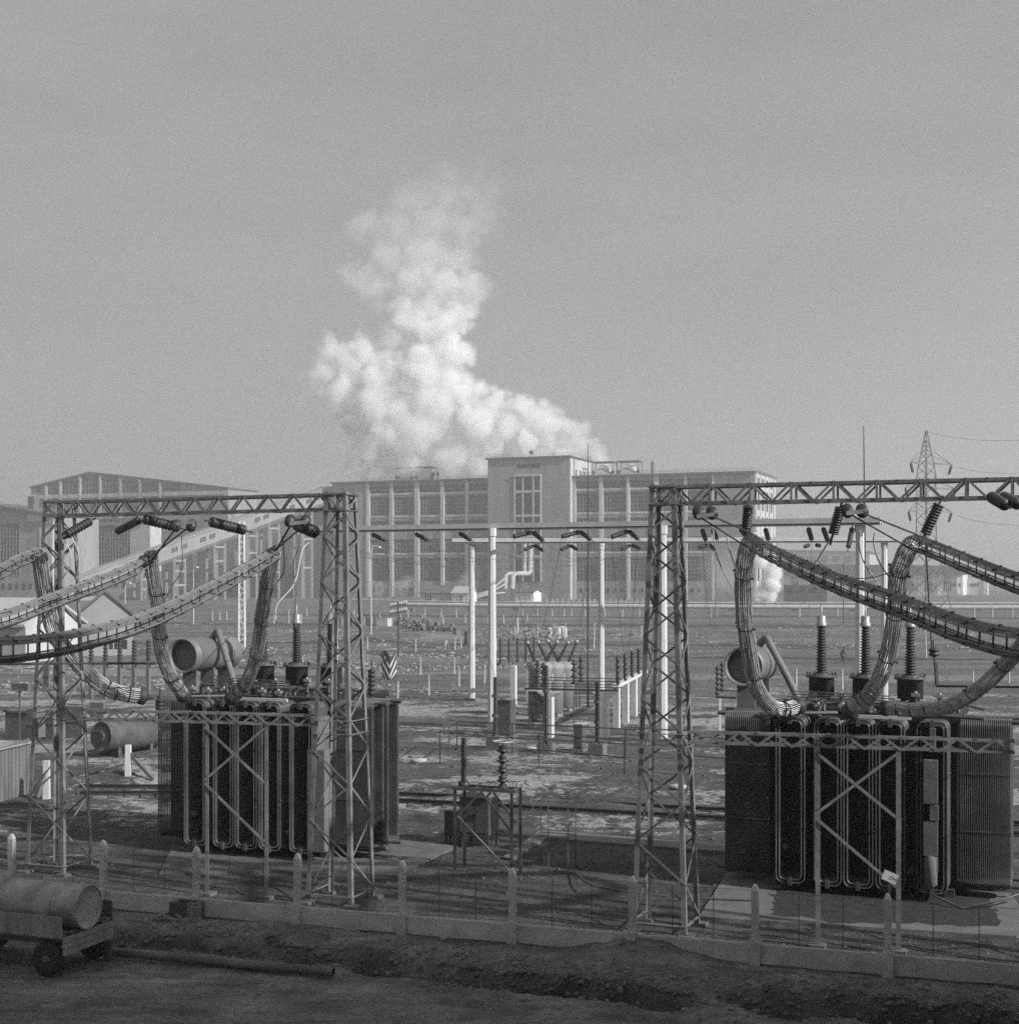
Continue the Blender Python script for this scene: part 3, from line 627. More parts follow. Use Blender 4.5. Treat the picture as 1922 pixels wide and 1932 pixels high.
# ---------------- lattice gantries ----------------
HB, BH = 12.35, .53
def tower(g, F0, base=1.56, top=.73, H=HB):
    c = F0+(V-U)*base/2
    def cor(su, sv, z): s = base+(top-base)*z/H; return c+U*su*s/2+V*sv*s/2+Z*z
    for su in (-1, 1):
        for sv in (-1, 1):
            q = MB(); q.ang(cor(su, sv, 0), cor(su, sv, H+.03), .135, .02, U*-su, V*-sv); q.build('leg', M['steel'], g)
    zs = [0.25]; s = base
    while zs[-1] < H-.9: zs.append(zs[-1]+(base+(top-base)*zs[-1]/H)*.74)
    sc = (H-.05-.25)/(zs[-1]-.25); zs = [.25+(z-.25)*sc for z in zs]
    b = MB()
    for fi, (A, B) in enumerate((((-1, -1), (1, -1)), ((1, -1), (1, 1)), ((1, 1), (-1, 1)), ((-1, 1), (-1, -1)))):
        n_ = (V*-1, U, V, U*-1)[fi]
        for k, (z0, z1) in enumerate(zip(zs, zs[1:])):
            P_, Q_ = (A, B) if (k+fi) % 2 == 0 else (B, A)
            p_, q_ = cor(P_[0], P_[1], z0)+n_*.006, cor(Q_[0], Q_[1], z1)+n_*.006
            b.bar(p_, q_, .056, .012, up=n_); b.bar(p_-n_*.02, q_-n_*.02, .012, .035, up=n_)
        for z in (.3, 5.1, 5.5, HB-BH, HB-.05): p_, q_ = cor(A[0], A[1], z)+n_*.012, cor(B[0], B[1], z)+n_*.012; b.bar(p_, q_, .08, .02, up=Z)
    b.build('bracing', M['steel'], g)
    for su in (-1, 1):
        for sv in (-1, 1): ft = MB(); k_ = cor(su, sv, 0); ft.fb(Vector((k_.x, k_.y, 0)), -.2, .2, -.2, .2, -.2, .08); ft.build('footing', M['concd'], g)
    return cor
def lattice_beam(g, p, q, w, h, pitch, name, m='steel', ch=.085, double=True, verts=False):
    """box girder between p and q (top chord level), w deep, h high"""
    d = (q-p); L_ = d.length; dn_ = d.normalized(); sv = Z.cross(dn_).normalized(); b = MB()
    for s in (0, 1):
        o = sv*w*s; inn = sv*(1 if s == 0 else -1)
        b.ang(p+o, q+o, ch, .014, -Z, inn); b.ang(p+o-Z*h, q+o-Z*h, ch, .014, Z, inn)
        n_ = max(2, round(L_/(pitch/2))); 
        for k in range(n_):
            a_, c_ = p+o+d*k/n_, p+o+d*(k+1)/n_
            if (k+(s if double else 0)) % 2 == 0: a_ = a_-Z*h
            else: c_ = c_-Z*h
            b.bar(a_-inn*.012, c_-inn*.012, .06, .012, up=sv)
            if verts and k % 2 == 1: x_ = p+o+d*k/n_; b.bar(x_-inn*.02, x_-Z*h-inn*.02, .06, .012, up=sv)
    n_ = round(L_/pitch)
    for zz in (0, -h):
        for k in range(n_):
            a_, c_ = p+d*k/n_+Z*zz, p+d*(k+1)/n_+sv*w+Z*zz
            if k % 2: a_, c_ = p+d*k/n_+sv*w+Z*zz, p+d*(k+1)/n_+Z*zz
            b.bar(a_, c_, .05, .012)
    return b.build(name, M[m], g)
FL1, FR1 = gd(120, 1654), gd(664, 1714)
FL2 = gd(1295, 1771); FR2 = FL2+U*(9.98+1.56)
g1 = thing('lattice_gantry', 'steel lattice gantry with two tapering towers over the left-hand transformer', 'gantry', FR1, 'steel cable gantries')
c1 = tower(g1, FL1); c2 = tower(g1, FR1)
lattice_beam(g1, c1(-1, -1, HB), c2(1, -1, HB), .73, BH, .95, 'beam')
adopt(g1)
g2 = thing('lattice_gantry', 'steel lattice gantry over the right-hand transformer, running out of the frame', 'gantry', FL2, 'steel cable gantries')
c3 = tower(g2, FL2); c4 = tower(g2, FR2)
lattice_beam(g2, c3(-1, -1, HB), c4(1, -1, HB), .73, BH+.02, 1.12, 'beam', double=False, verts=True)
adopt(g2)
def low_frame(g, xa, xb, ya, yb, zt, posts, Ya, Yb, end):
    """low support girder on posts standing in front of a transformer"""
    p = px(xa, ya, Ya); q = px(xb, yb, Yb); p.z = q.z = zt; d = q-p; dn_ = d.normalized()
    lattice_beam(g, p, q, .32, .34, .95, 'girder', ch=.06)
    pp = []
    for x_ in posts:
        s = uline(x_, Vector((p.x, p.y, 0)), 0, dn_); b0 = Vector((p.x, p.y, 0))+dn_*s; pp.append(b0)
        q_ = MB(); q_.ang(b0-Z*.1, b0+Z*(zt-.35), .12, .015, dn_, V); q_.build('post', M['steel'], g)
        q_ = MB(); q_.fb(b0, -.16, .26, -.16, .26, -.2, .1); q_.build('footing', M['concd'], g)
    a_, b_ = pp; nrm = dn_.cross(Z).normalized()*-.03 if False else Vector((dn_.y, -dn_.x, 0)).normalized()*.03
    for z0, z1, both in ((zt-.45, 3.55, True), (3.45, 1.75, end)):
        q_ = MB(); q_.bar(a_+Z*z0+nrm, b_+Z*z1+nrm, .075, .02, up=nrm); q_.build('brace', M['steel'], g)
        if both:
            q_ = MB(); q_.bar(a_+Z*z1+nrm*2, b_+Z*z0+nrm*2, .075, .02, up=nrm); q_.build('brace', M['steel'], g)
lf1 = thing('girder_frame', 'low lattice girder on cross-braced posts in front of the left-hand transformer', 'support frame', gd(387, 1690), 'low girders before the transformers')
low_frame(lf1, 146, 588, 1339, 1350, 5.64, (387, 499), 45.9, 43.95, False); adopt(lf1)
lf2 = thing('girder_frame', 'low lattice girder on cross-braced posts in front of the right-hand transformer', 'support frame', gd(1538, 1780), 'low girders before the transformers')
low_frame(lf2, 1297, 1914, 1380, 1398, 5.64, (1538, 1690), 39.35, 37.1, False)
sg = MB(); o = px(1679, 1656, 37.75); sa = Vector((.9, -.36, -.36)).normalized(); sb = Vector((-.35, .1, -.93)).normalized()
sg.box(o-sa*.19-sb*.13, sa*.38, sb*.26, Vector((0, .012, 0))); s_ = sg.build('notice_plate', M['white'], lf2)
tx = bpy.data.curves.new('lettering', 'FONT'); tx.body = 'ОН'; tx.size = .14; tx.extrude = .001; tx.materials.append(M['steel'])
to = bpy.data.objects.new('lettering', tx); C.collection.objects.link(to); to.parent = s_
yv = -sb; xv = sa; zv = xv.cross(yv); mw_ = Matrix.Translation(o+Vector((0, -.006, 0))-xv*.02-yv*.05) @ Matrix((xv, yv, zv)).transposed().to_4x4()
bpy.context.view_layer.update(); tme = bpy.data.meshes.new_from_object(to.evaluated_get(bpy.context.evaluated_depsgraph_get())); bpy.data.objects.remove(to)
tme.transform(mw_); to = bpy.data.objects.new('lettering', tme); C.collection.objects.link(to); to.parent = s_
adopt(lf2)

# ---------------- cable bundles ----------------
def spline(pts, n=14):
    P_ = [2*pts[0]-pts[1]]+pts+[2*pts[-1]-pts[-2]]; out = []
    for i in range(1, len(P_)-2):
        a_, b_, c_, d_ = P_[i-1:i+3]
        for k in range(n):
            t = k/n; out.append(.5*((2*b_)+(c_-a_)*t+(2*a_-5*b_+4*c_-d_)*t*t+(-a_+3*b_-3*c_+d_)*t**3))
    return out+[P_[-2]]
def bundle(label, pts, r=.19, run=True, fan=None, group='flexible cable bundles'):
    P_ = spline(pts, 12); t = thing('cable_bundle', label, 'cable bundle', P_[0].copy(), group)
    if run:
        an = [R(a_) for a_ in (34, 46, 58, 70, 82, 98, 110, 122, 134, 146, -38, -52, -66, -80, -100, -114, -128, -142)]
    else: an = [R(360*k/22) for k in range(22)]
    fr = []; up = None
    for i, p_ in enumerate(P_):
        d = (P_[min(i+1, len(P_)-1)]-P_[max(0, i-1)]).normalized()
        if run: sx = d.cross(Z).normalized(); sy = sx.cross(d)
        else:
            if up is None: up = d.cross(Vector((.2, 1, .1))).normalized()
            sx = (up-d*up.dot(d)).normalized(); up = sx; sy = d.cross(sx)
        fr.append((p_, sx, sy, d))
    cb = MB(); L_ = len(fr)
    for a_ in an:
        ph = rnd.uniform(0, 6.3); rr = .017 if run else rnd.choice((.015, .019, .021)); k_ = rnd.uniform(.95, 1.03); j_ = rnd.uniform(-.05, .05)*(0 if run else 1)
        path = []
        for i, (p_, sx, sy, d) in enumerate(fr):
            s = (fan(i/(L_-1)) if fan else 1)*r*k_*(1+.03*math.sin(i*.8+ph)); aa = a_+j_*math.sin(i*.13+ph)
            path.append(p_+sx*math.cos(aa)*s+sy*math.sin(aa)*s*(1.0 if run else .9)+Z*(.002*math.sin(i*.6+ph)))
        cb.tube(path, rr, 5)
    if run:      # the two steel carrier ropes
        for sy_ in (1, -1): cb.tube([p_+y_*sy_*r*1.06 for p_, x_, y_, d in fr], .03, 5)
    cb.build('cables', M['alud' if run else 'alu'], t)
    step = .95 if run else 1.9; acc = .3
    for i in range(1, L_-1):
        acc += (P_[i]-P_[i-1]).length
        if acc > step:
            acc = 0; p_, sx, sy, d = fr[i]; s = (fan(i/(L_-1)) if fan else 1)*r; c = MB()
            if run:
                for x_ in (-.55, .55): c.bar(p_+sx*x_*s-sy*s*1.05, p_+sx*x_*s+sy*s*1.05, .026, .02, up=d)
                for y_ in (-1, 1): c.bar(p_-sx*s*.95+sy*y_*s*.82, p_+sx*s*.95+sy*y_*s*.82, .04, .03, up=sy); 
                c.bar(p_+sy*s*.8, p_+sy*s*1.3, .05, .05, up=d)
            else:
                ring = [p_+sx*math.cos(k*math.pi/6)*s*1.1+sy*math.sin(k*math.pi/6)*s for k in range(13)]
                c.tube(ring, .02, 4, cap=False); c.bar(p_+sx*s, p_+sx*s*1.45, .05, .05, up=d); c.bar(p_-sx*s, p_-sx*s*1.45, .05, .05, up=d)
            c.build('clamp', M['clamp'], t)
    if not run:
        p_, sx, sy, d = fr[-1]; s = (fan(1) if fan else 1)*r; c = MB(); c.lathe(p_-d*.1, d, [(s*1.1, 0), (s*1.16, .05), (s*1.16, .2), (s*.8, .26), (s*.35, .34), (s*.2, .5)], 14); c.build('end_collar', M['clamp'], t)
        for q_ in (-.45, -.9): ring = [fr[-1][0]+d*q_+sx*math.cos(k*math.pi/6)*s*1.12+sy*math.sin(k*math.pi/6)*s*1.0 for k in range(13)]; c = MB(); c.tube(ring, .022, 4, cap=False); c.build('binding', M['clamp'], t)
    adopt(t); return t
# runs to the generator house behind the camera
bundle('cable bundle sagging from the left gantry across the yard, nearest to the centre', [px(519, 1043, 43.2), px(482, 1068, 41.3), px(301, 1161, 33.5), px(151, 1208, 28.2), px(0, 1228, 24.2), px(-170, 1225, 21), Vector((-8.6, 10, 9.2)), Vector((-8.5, -6, 9.8))])
bundle('cable bundle sagging from the left gantry in the middle of the three', [px(291, 1050, 45.8), px(235, 1082, 43.6), px(100, 1134, 38.4), px(0, 1171, 35), px(-170, 1205, 30.5), Vector((-12.7, 15, 8.8)), Vector((-12.6, -4, 9.7))])
bundle('short visible piece of cable bundle at the far left of the left gantry', [px(69, 1045, 48.2), px(30, 1061, 46.2), px(-60, 1100, 42), Vector((-15.8, 30, 9.0)), Vector((-15.9, 12, 8.9)), Vector((-15.8, -4, 9.8))])
bundle('cable bundle sagging from the right gantry down to the right edge of the frame', [px(1416, 1021, 39.6), px(1450, 1042, 37.4), px(1565, 1096, 31.4), px(1690, 1141, 26.8), px(1816, 1190, 23.1), px(1922, 1216, 21), px(2060, 1225, 18.8), Vector((7.95, 16, 9.0)), Vector((8.3, 14.2, 9.2))])
bundle('cable bundle leaving high beside the far pylon to the right edge', [px(1727, 1024, 36.9), px(1791, 1050, 34.1), px(1922, 1102, 29.9), px(2060, 1140, 26.5), Vector((11.35, 24.3, 9.3))])
tap = lambda t: 1.0 if t > .12 else .75+2.1*t
bundle('drooping bundle of cables curving from the far left of the left gantry to the transformer', [px(70, 1043, 48), px(76, 1062, 48.2), px(100, 1184, 49), px(141, 1245, 49.6), px(190, 1292, 50.2), px(226, 1308, 50.5), px(268, 1314, 50.8)], .26, False, tap)
bundle('drooping bundle of cables hanging in front of the open-ended conservator tank', [px(283, 1046, 45.8), px(286, 1066, 46.2), px(299, 1146, 47.4), px(303, 1222, 48.6), px(322, 1277, 49.4), px(346, 1312, 50)], .225, False, tap)
bundle('drooping bundle of cables between the conservator and the pale bushing cap', [px(520, 1043, 43.4), px(511, 1061, 43.9), px(496, 1149, 46), px(484, 1235, 48), px(463, 1290, 49.2), px(437, 1318, 49.8)], .21, False, tap)
bundle('drooping bundle of cables at the left end of the right-hand transformer', [px(1424, 1017, 39.8), px(1412, 1030, 40.2), px(1403, 1074, 41), px(1403, 1150, 42), px(1412, 1225, 43), px(1424, 1290, 43.8), px(1450, 1330, 44.4), px(1478, 1340, 44.6), px(1506, 1332, 44.8)], .235, False, tap)
bundle('drooping bundle of cables crossing between the tall dark bushings', [px(1731, 1022, 37.1), px(1714, 1036, 37.6), px(1694, 1086, 38.8), px(1690, 1140, 39.8), px(1683, 1199, 40.9), px(1668, 1260, 42), px(1640, 1312, 42.9), px(1604, 1343, 43.3)], .235, False, tap)
bundle('drooping bundle of cables coming from the right edge over the right-hand radiators', [px(2026, 1010, 33.6), px(2018, 1060, 33.9), px(1990, 1140, 34.5), px(1950, 1190, 36), px(1912, 1236, 37.3), px(1854, 1294, 39), px(1795, 1330, 40.5), px(1730, 1341, 41.6), px(1672, 1337, 42.4)], .2, False)

# ---------------- insulators ----------------
def string(label, p, q, r, n_, group, pins=True, m='porc', cat='insulator'):
    p, q = Vector(p), Vector(q); d = q-p; L_ = d.length; ax = d.normalized(); mb = MB(); prof = [(r*.3, 0)]
    for k in range(n_):
        a_ = L_*(k+.12)/n_; h_ = L_/n_; prof += [(r*.8, a_-h_*.1), (r*.97, a_+h_*.1), (r, a_+h_*.45), (r*.9, a_+h_*.55), (r*.78, a_+h_*.62)]
    prof += [(r*.3, L_)]; mb.lathe(p, ax, prof, 14)
    o = mb.build('insulator', M[m]); tag(o, label, cat, group)
    f = MB(); f.tube([p-ax*.25, p], .03, 6); f.tube([q, q+ax*.3], .03, 6); f.build('fitting', M['dsteel'], o); return o
def linkrod(label, p, q, r=.02, group='insulator links', slack=0.0, m='dsteel', n_=8, cat='wire', name='wire'):
    p, q = Vector(p), Vector(q); mb = MB(); pts = [p+(q-p)*k/n_-Z*slack*4*(k/n_)*(1-k/n_) for k in range(n_+1)]
    mb.tube(pts, r, 4); o = mb.build(name, M[m]); return tag(o, label, cat, group)
GI = 'dark insulator strings on the steel gantries'
Yg = 43.2
def gi(label, a_, b_, Ya, Yb, r=.2, n_=8): return string(label, px(a_[0], a_[1], Ya), px(b_[0], b_[1], Yb), r, n_, GI)
gi('dark insulator string slanting right under the middle of the left gantry', (398, 985), (462, 1001), 45.6, 46.6, .17, 10)
gi('dark insulator string under the left gantry where the second bundle hangs', (272, 980), (338, 996), 46.8, 47.6, .17, 10)
gi('dark insulator string slanting down left beside the left gantry tower', (170, 984), (124, 1010), 47.6, 46.8, .15, 8)
gi('stubby dark insulator seen below the left gantry tower head', (140, 999), (119, 1013), 48.8, 48.2, .13, 5)
gi('short dark insulator string half behind the left gantry, left of the second bundle', (262, 982), (222, 1003), 46.9, 49.2, .13, 9)
gi('dark insulator string slanting right beside the right tower of the left gantry', (560, 990), (595, 1005), 44.2, 45.2, .2, 7)
for nm, xs_, Yk, yk in (('left gantry near its right tower', (548, 577), 43.3, 980), ('left gantry above the second bundle', (333, 362), 45.4, 989), ('right gantry near its left tower', (1316, 1342), 39.8, 965), ('right gantry in the middle', (1597, 1625), 37.6, 961), ('right gantry at the right edge', (1886, 1907), 35.6, 949)):
    if nm.endswith('edge'):
        gi('left insulator string slanting right under the right gantry at the right edge', (1870, 938), (1897, 954), 35.9, 35.0, .15, 6); gi('right insulator string slanting right under the right gantry at the right edge', (1893, 938), (1921, 952), 35.7, 34.8, .15, 6); continue
    for j, x_ in enumerate(xs_):
        gi(('left' if j == 0 else 'right')+' of a pair of insulator strings end-on under the '+nm, (x_, yk), (x_+(2 if xs_[0] > 900 else -2), yk+6), Yk, Yk-1.3, .155, 9)
for lab, x_, Yk, tgt in (('left gantry', 562, 41.7, px(519, 1043, 43.2)), ('left gantry middle', 350, 43.8, px(291, 1050, 45.8)), ('right gantry', 1330, 38.2, px(1416, 1021, 39.6)), ('right gantry middle', 1612, 36, px(1727, 1024, 36.9))):
    yk = 986 if x_ < 1000 else (972 if x_ < 1500 else 966)
    for s in (-1, 1):
        a_ = px(x_+s*13, yk+(4 if x_ < 1000 else 2), Yk); linkrod(('front' if s > 0 else 'rear')+' pull rod from the insulator pair to the cable bundle at the '+lab, a_, tgt+Z*(.16*s)+U*.12*s, .028, 'pull rods')
    a_, b_ = px(x_-16, yk+3, Yk), px(x_+16, yk-1, Yk); q = MB(); q.bar(a_, b_, .06, .10); o = q.build('yoke_plate', M['steel']); tag(o, 'yoke plate joining the insulator pair at the '+lab, 'yoke', 'yoke plates')
string('large dark insulator string hanging below the right gantry, left one', px(1411, 955, 39.9), px(1407, 1007, 40.1), .145, 11, GI)
string('large dark insulator string hanging tilted below the right gantry, middle one', px(1585, 958, 38.6), px(1571, 1009, 38.8), .145, 11, GI)
string('large dark insulator string hanging tilted beside the pylon, right one', px(1771, 952, 37.4), px(1744, 1009, 37.5), .145, 11, GI)
linkrod('wire from the middle hanging insulator to the branching wires', px(1570, 1011, 38.8), px(1541, 1058, 52), .022, 'span wires')
linkrod('slack wire looping from the branching wires to the second right drop bundle', px(1541, 1058, 52), px(1697, 1072, 39), .018, 'span wires', .45)
linkrod('wire from the branching point back to the concrete portal', px(1541, 1058, 52), px(1500, 1082, 86), .018, 'span wires', .2)
linkrod('wire dropping from the right hanging insulator', px(1745, 1012, 37.5), px(1757, 1225, 42), .018, 'span wires')
for k, (x0, y0, x1, y1, xm, Yk) in enumerate(((1512, 0, 1529, 0, 0, 0),)): pass
# pale looping jumpers
def loop(label, pts, r=.02, m='concl', group='looping jumper wires'):
    q = MB(); q.tube(spline([px(*p_) for p_ in pts], 10), r, 5); o = q.build('jumper_wire', M[m]); return tag(o, label, 'wire', group)
loop('left of two pale jumper loops below the left tower of the left gantry', [(120, 1018, 47.5), (132, 1040, 47.6), (134, 1065, 47.8), (122, 1086, 48), (108, 1100, 48.3)])
loop('right of two pale jumper loops below the left tower of the left gantry', [(131, 1010, 47.2), (145, 1033, 47.3), (149, 1060, 47.5), (146, 1080, 47.7), (141, 1092, 47.9)])
loop('pale jumper hanging beside the middle drop bundle of the left gantry', [(343, 1012, 44.5), (345, 1050, 45), (341, 1080, 45.8), (325, 1105, 46.6), (313, 1130, 47.2)])
loop('left pale jumper below the pair of insulators at the right tower of the left gantry', [(533, 1012, 43), (536, 1050, 43.8), (535, 1080, 44.6), (524, 1098, 45.4)], m='wire')
loop('long pale jumper curving to the pale bushing cap', [(563, 1008, 43), (564, 1030, 44), (554, 1065, 47), (557, 1120, 51), (557, 1160, 53.5), (558, 1184, 54.4)])
loop('thin jumper curving down behind the bushing cap', [(583, 1024, 60), (570, 1040, 58), (556, 1100, 56), (524, 1140, 53), (520, 1170, 52)], m='pier')
loop('left pale jumper loop at the right gantry', [(1345, 1000, 39.3), (1348, 1030, 39.6), (1358, 1065, 41), (1382, 1112, 43)])
loop('second pale jumper loop at the right gantry', [(1370, 1004, 39), (1374, 1030, 39.3), (1384, 1062, 40), (1392, 1085, 41)])
loop('left pale jumper of the middle pair at the right gantry', [(1826-0, 1220, 0.1)]*0 or [(1821-1, 1003, 0.1)]*0 or [(1622+0, 1003, 37), (1621, 1030, 37.4), (1630, 1062, 38.4), (1655, 1100, 40), (1668, 1118, 41)])
loop('right pale jumper of the middle pair at the right gantry', [(1650, 1004, 36.8), (1648, 1025, 37.2), (1658, 1060, 38.2), (1684, 1100, 39.6)])

# ---------------- transformers ----------------
def racetrack(u0, u1, z0, z1, r, n_=4):
    pts = []
    for cx_, cz_, a0 in ((u1-r, z0+r, -90), (u1-r, z1-r, 0), (u0+r, z1-r, 90), (u0+r, z0+r, 180)):
        for k in range(n_+1): a_ = R(a0+90*k/n_); pts.append((cx_+math.cos(a_)*r, cz_+math.sin(a_)*r))
    return pts
def radiator(t, O, A, B, width, depth, z0=.35, z1=5.46, n_=19, nm='radiator'):
    """bank of looped tubes: loops lie across A, repeat along B from O (the loop centre of the first)"""
    q = MB()
    for k in range(n_):
        o = O+B*depth*k/(n_-1)
        for ins in (0, .10):
            pts = racetrack(-width/2+ins, width/2-ins, z0+ins, z1-ins, .21-ins*.6)
            pts = [o+A*a_+Z*b_ for a_, b_ in pts]; pts.append(pts[0]); q.tube(pts, .023, 5, cap=False)
    ro = q.build(nm, M['radi'], t)
    h = MB()
    for zz in (z0+.06, z1-.06): h = MB(); h.tube([O-B*.05+Z*zz, O+B*(depth+.35)+Z*zz], .075, 8); h.box(O-A*.06-B*.07+Z*(zz-.13), A*.12, B*.05, Z*.26); h.build('header', M['radi'], ro)
    for zz in (z0+1.75, z0+3.5):
        for sg_ in (-1, 1): s = MB(); s.bar(O+A*sg_*(width/2+.03)-B*.04+Z*zz, O+A*sg_*(width/2+.03)+B*(depth+.04)+Z*zz, .02, .04); s.build('strap', M['radi'], ro)
    return ro
def transformer(O, label, bush_h, cabinet):
    t = thing('transformer', label, 'transformer', O.copy(), 'large power transformers')
    W_ = [(0, .88), (1.148, .8), (2.06, .86), (3.01, .84), (4.23, .86)]
    for u_, w_ in W_: radiator(t, O+U*u_, U, V, w_, 1.15)
    for v_ in (1.55, 2.75):
        radiator(t, O+U*-.86+V*v_, V, U*-1, .92, 1.4, n_=22); radiator(t, O+U*4.98+V*v_, V, U, .92, 1.42, n_=24)
    q = MB(); q.fb(O, -.7, 4.85, 1.3, 5.4, .45, 5.35); q.fb(O, -.8, 4.95, 1.22, 5.48, 5.35, 5.52)
    for k in range(9): q.fb(O, -.6+k*.65, -.5+k*.65, 1.2, 1.3, .5, 5.3)
    q.build('tank', M['tank'], t)
    q = MB(); q.fb(O, -.9, 5.1, 1.6, 5.2, .12, .45); q.fb(O, -.9, -.6, .9, 5.6, .02, .3); q.fb(O, 4.5, 4.8, .9, 5.6, .02, .3); q.build('base_frame', M['dsteel'], t)
    # conservator
    a_ = O+U*-1.9+V*2.05+Z*6.88; q = MB()
    q.lathe(a_, V, [(.55, .35), (.56, .02), (.63, 0), (.64, .0), (.64, .3), (.66, .31), (.66, .36), (.64, .37), (.64, 1.6), (.60, 1.63), (.60, 1.85), (.64, 1.88), (.64, 3.2), (.5, 3.42), (.1, 3.5)], 26)
    q.build('conservator', M['cons'], t)
    q = MB()
    for d_ in (.5, 1.7, 2.9): q.fb(O, -2.2, -1.6, 2.05+d_, 2.15+d_, 5.5, 6.4); q.fb(O, -2.2, -.6, 2.05+d_, 2.15+d_, 5.35, 5.5)
    q.build('conservator_bracket', M['cons'], t)
    q = MB(); q.tube(spline([O+U*-1.75+V*3.9+Z*7.5, O+U*-1.5+V*3.85+Z*7.75, O+U*-1.3+V*3.7+Z*7.5, O+U*-.5+V*3.2+Z*6.2, O+U*-.15+V*3.0+Z*5.5], 6), .125, 12); q.build('explosion_vent', M['cons'], t)
    # high-voltage bushings
    for k in (-1, 0, 1):
        b = O+U*(1.755+1.44*k)+V*4.14; q = MB()
        q.lathe(b+Z*5.4, Z, [(.3, 0), (.3, .42), (.42, .43), (.42, 1.05), (.52, 1.06), (.52, 1.12), (.3, 1.13), (.3, 1.2)], 20)
        for j in range(14): c_ = b+(U*math.cos(j*.449)+V*math.sin(j*.449))*.47+Z*6.5; q.lathe(c_, Z, [(.02, 0), (.02, .12)], 5)
        tu = q.build('turret', M['cab'], t)
        q = MB(); pr = [(.2, 0)]; nd = int(bush_h*11)
        for j in range(nd): h_ = bush_h*(j+.1)/nd; rr = .19-.05*j/nd; pr += [(rr*.72, h_), (rr*1.13, h_+.035), (rr*1.13, h_+.042), (rr*.72, h_+.06)]
        q.lathe(b+Z*6.58, Z, pr+[(.16, bush_h)], 14); bu_ = q.build('bushing', M['porc'], t)
        q = MB(); q.lathe(b+Z*(6.58+bush_h), Z, [(.18, 0), (.18, .1), (.15, .12), (.15, .3), (.13, .34), (.03, .36), (.025, .75)], 16); q.build('cap', M['capm'], bu_)
    # low-voltage side: stubby insulators, busbars and cable ends on the lid
    rn = random.Random(5)
    for k, (u_, v_, h_, rr) in enumerate(((-.6, .75, .34, .17), (.15, .6, .3, .15), (.75, .7, .34, .16), (1.5, .65, .36, .17), (2.3, .7, .34, .16), (2.9, .8, .3, .15), (.4, 1.7, .5, .12), (1.3, 1.8, .5, .12), (2.2, 1.8, .5, .12), (3.6, 1.6, .6, .1), (4.3, 1.9, .55, .1))):
        b = O+U*u_+V*v_+Z*(5.42 if v_ < 1.2 else 5.5); q = MB(); q.lathe(b, Z, [(.05, 0), (rr, .04), (rr*.95, .1), (.07, .13), (.07, .16), (rr*.9, .2), (rr*.85, .26), (.06, .3), (.06, h_)], 12)
        i_ = q.build('low_insulator', M['porc'], t)
        q = MB(); q.fb(b, -.12, .12, -.06, .06, h_, h_+.1); q.lathe(b+Z*(h_+.1), Z, [(.06, 0), (.05, .06)], 8); q.build('terminal', M['capm'], i_)
    q = MB()
    for k in range(4): q.bar(O+U*(-.4+.1*k)+V*(.95+.22*k)+Z*(5.95+.07*k), O+U*(3.4-.2*k)+V*(.9+.25*k)+Z*(5.9+.06*k), .1, .035)
    for k in range(16): p_ = O+U*rn.uniform(-.5, 3.3)+V*rn.uniform(.5, 1.7)+Z*5.55; q.tube([p_, p_+Z*.3, p_+Z*.42+U*rn.uniform(-.4, .4)+V*rn.uniform(-.2, .4)], rn.choice((.02, .035, .05)), 6)
    q.build('busbars', M['radi'], t)
    for k in range(5): p_ = O+U*(-.4+k*1.1)+V*(1.9+.3*(k % 2)); q = MB(); q.tube([p_+Z*5.75, p_+U*1.0+V*.3+Z*5.85, p_+U*1.6+V*.5+Z*5.7], .05, 8); q.build('lid_pipe', M['radi'], t)
    for k in range(22): p_ = O+U*rn.uniform(-.5, 4.6)+V*rn.uniform(1.5, 4.8)+Z*5.5; s = rn.uniform(.06, .2); q = MB(); q.fb(p_, -s, s, -s*.7, s*.7, 0, s*rn.uniform(.8, 2)); q.lathe(p_+U*.3, Z, [(s*.5, 0), (s*.5, s), (s*.2, s*1.2)], 8); q.build('lid_fitting', M['radi'], t)
    q = MB(); q.tube([O+U*-.7+V*1.1+Z*5.58, O+U*5+V*1.1+Z*5.58], .035, 6); q.build('lid_rail', M['radi'], t)
    q = MB(); q.prism([O+U*-.5+V*.2+Z*5.55, O+U*1.4+V*.2+Z*5.62, O+U*1.4+V*.3+Z*5.62, O+U*-.5+V*.3+Z*5.55], Z*.05); q.fb(O, 1.7, 3.6, .15, .24, 5.5, 5.6); q.build('channel', M['pier'], t)
    if cabinet == 'side':
        q = MB(); q.fb(O, 4.66, 4.86, .0, .9, .4, 5.0); q.fb(O, 4.5, 5.15, -.02, .5, .42, 3.9); q.build('control_cabinet', M['conc'], t)
    else:
        cb = MB(); c = O+U*4.2-V*.08; cb.fb(c, -.02, .14, -.1, .1, 4.6, 5.3)
        for z0, z1, w0, w1 in ((3.05, 4.35, -.2, .2), (2.55, 3.0, -.02, .22), (1.5, 2.5, -.2, .2), (1.0, 1.45, .0, .2)): cb.fb(c, w0, w1, -.08, .12, z0, z1)
        cb.lathe(c+Z*.55, Z, [(.08, 0), (.19, .08), (.19, .85), (.12, .95)], 12); cb.build('gauge_cabinet', M['conc'], t)
        q = MB(); q.tube([c+U*.1+Z*.3, c+U*.95-V*.5+Z*.1, c+U*2.1+V*.1+Z*.35, c+U*2.8+V*.9+Z*.5], .035, 6); q.tube([c+U*.4+V*.5+Z*5.62, c+U*1.5+V*.2+Z*5.6], .045, 6); q.build('oil_pipe', M['radi'], t)
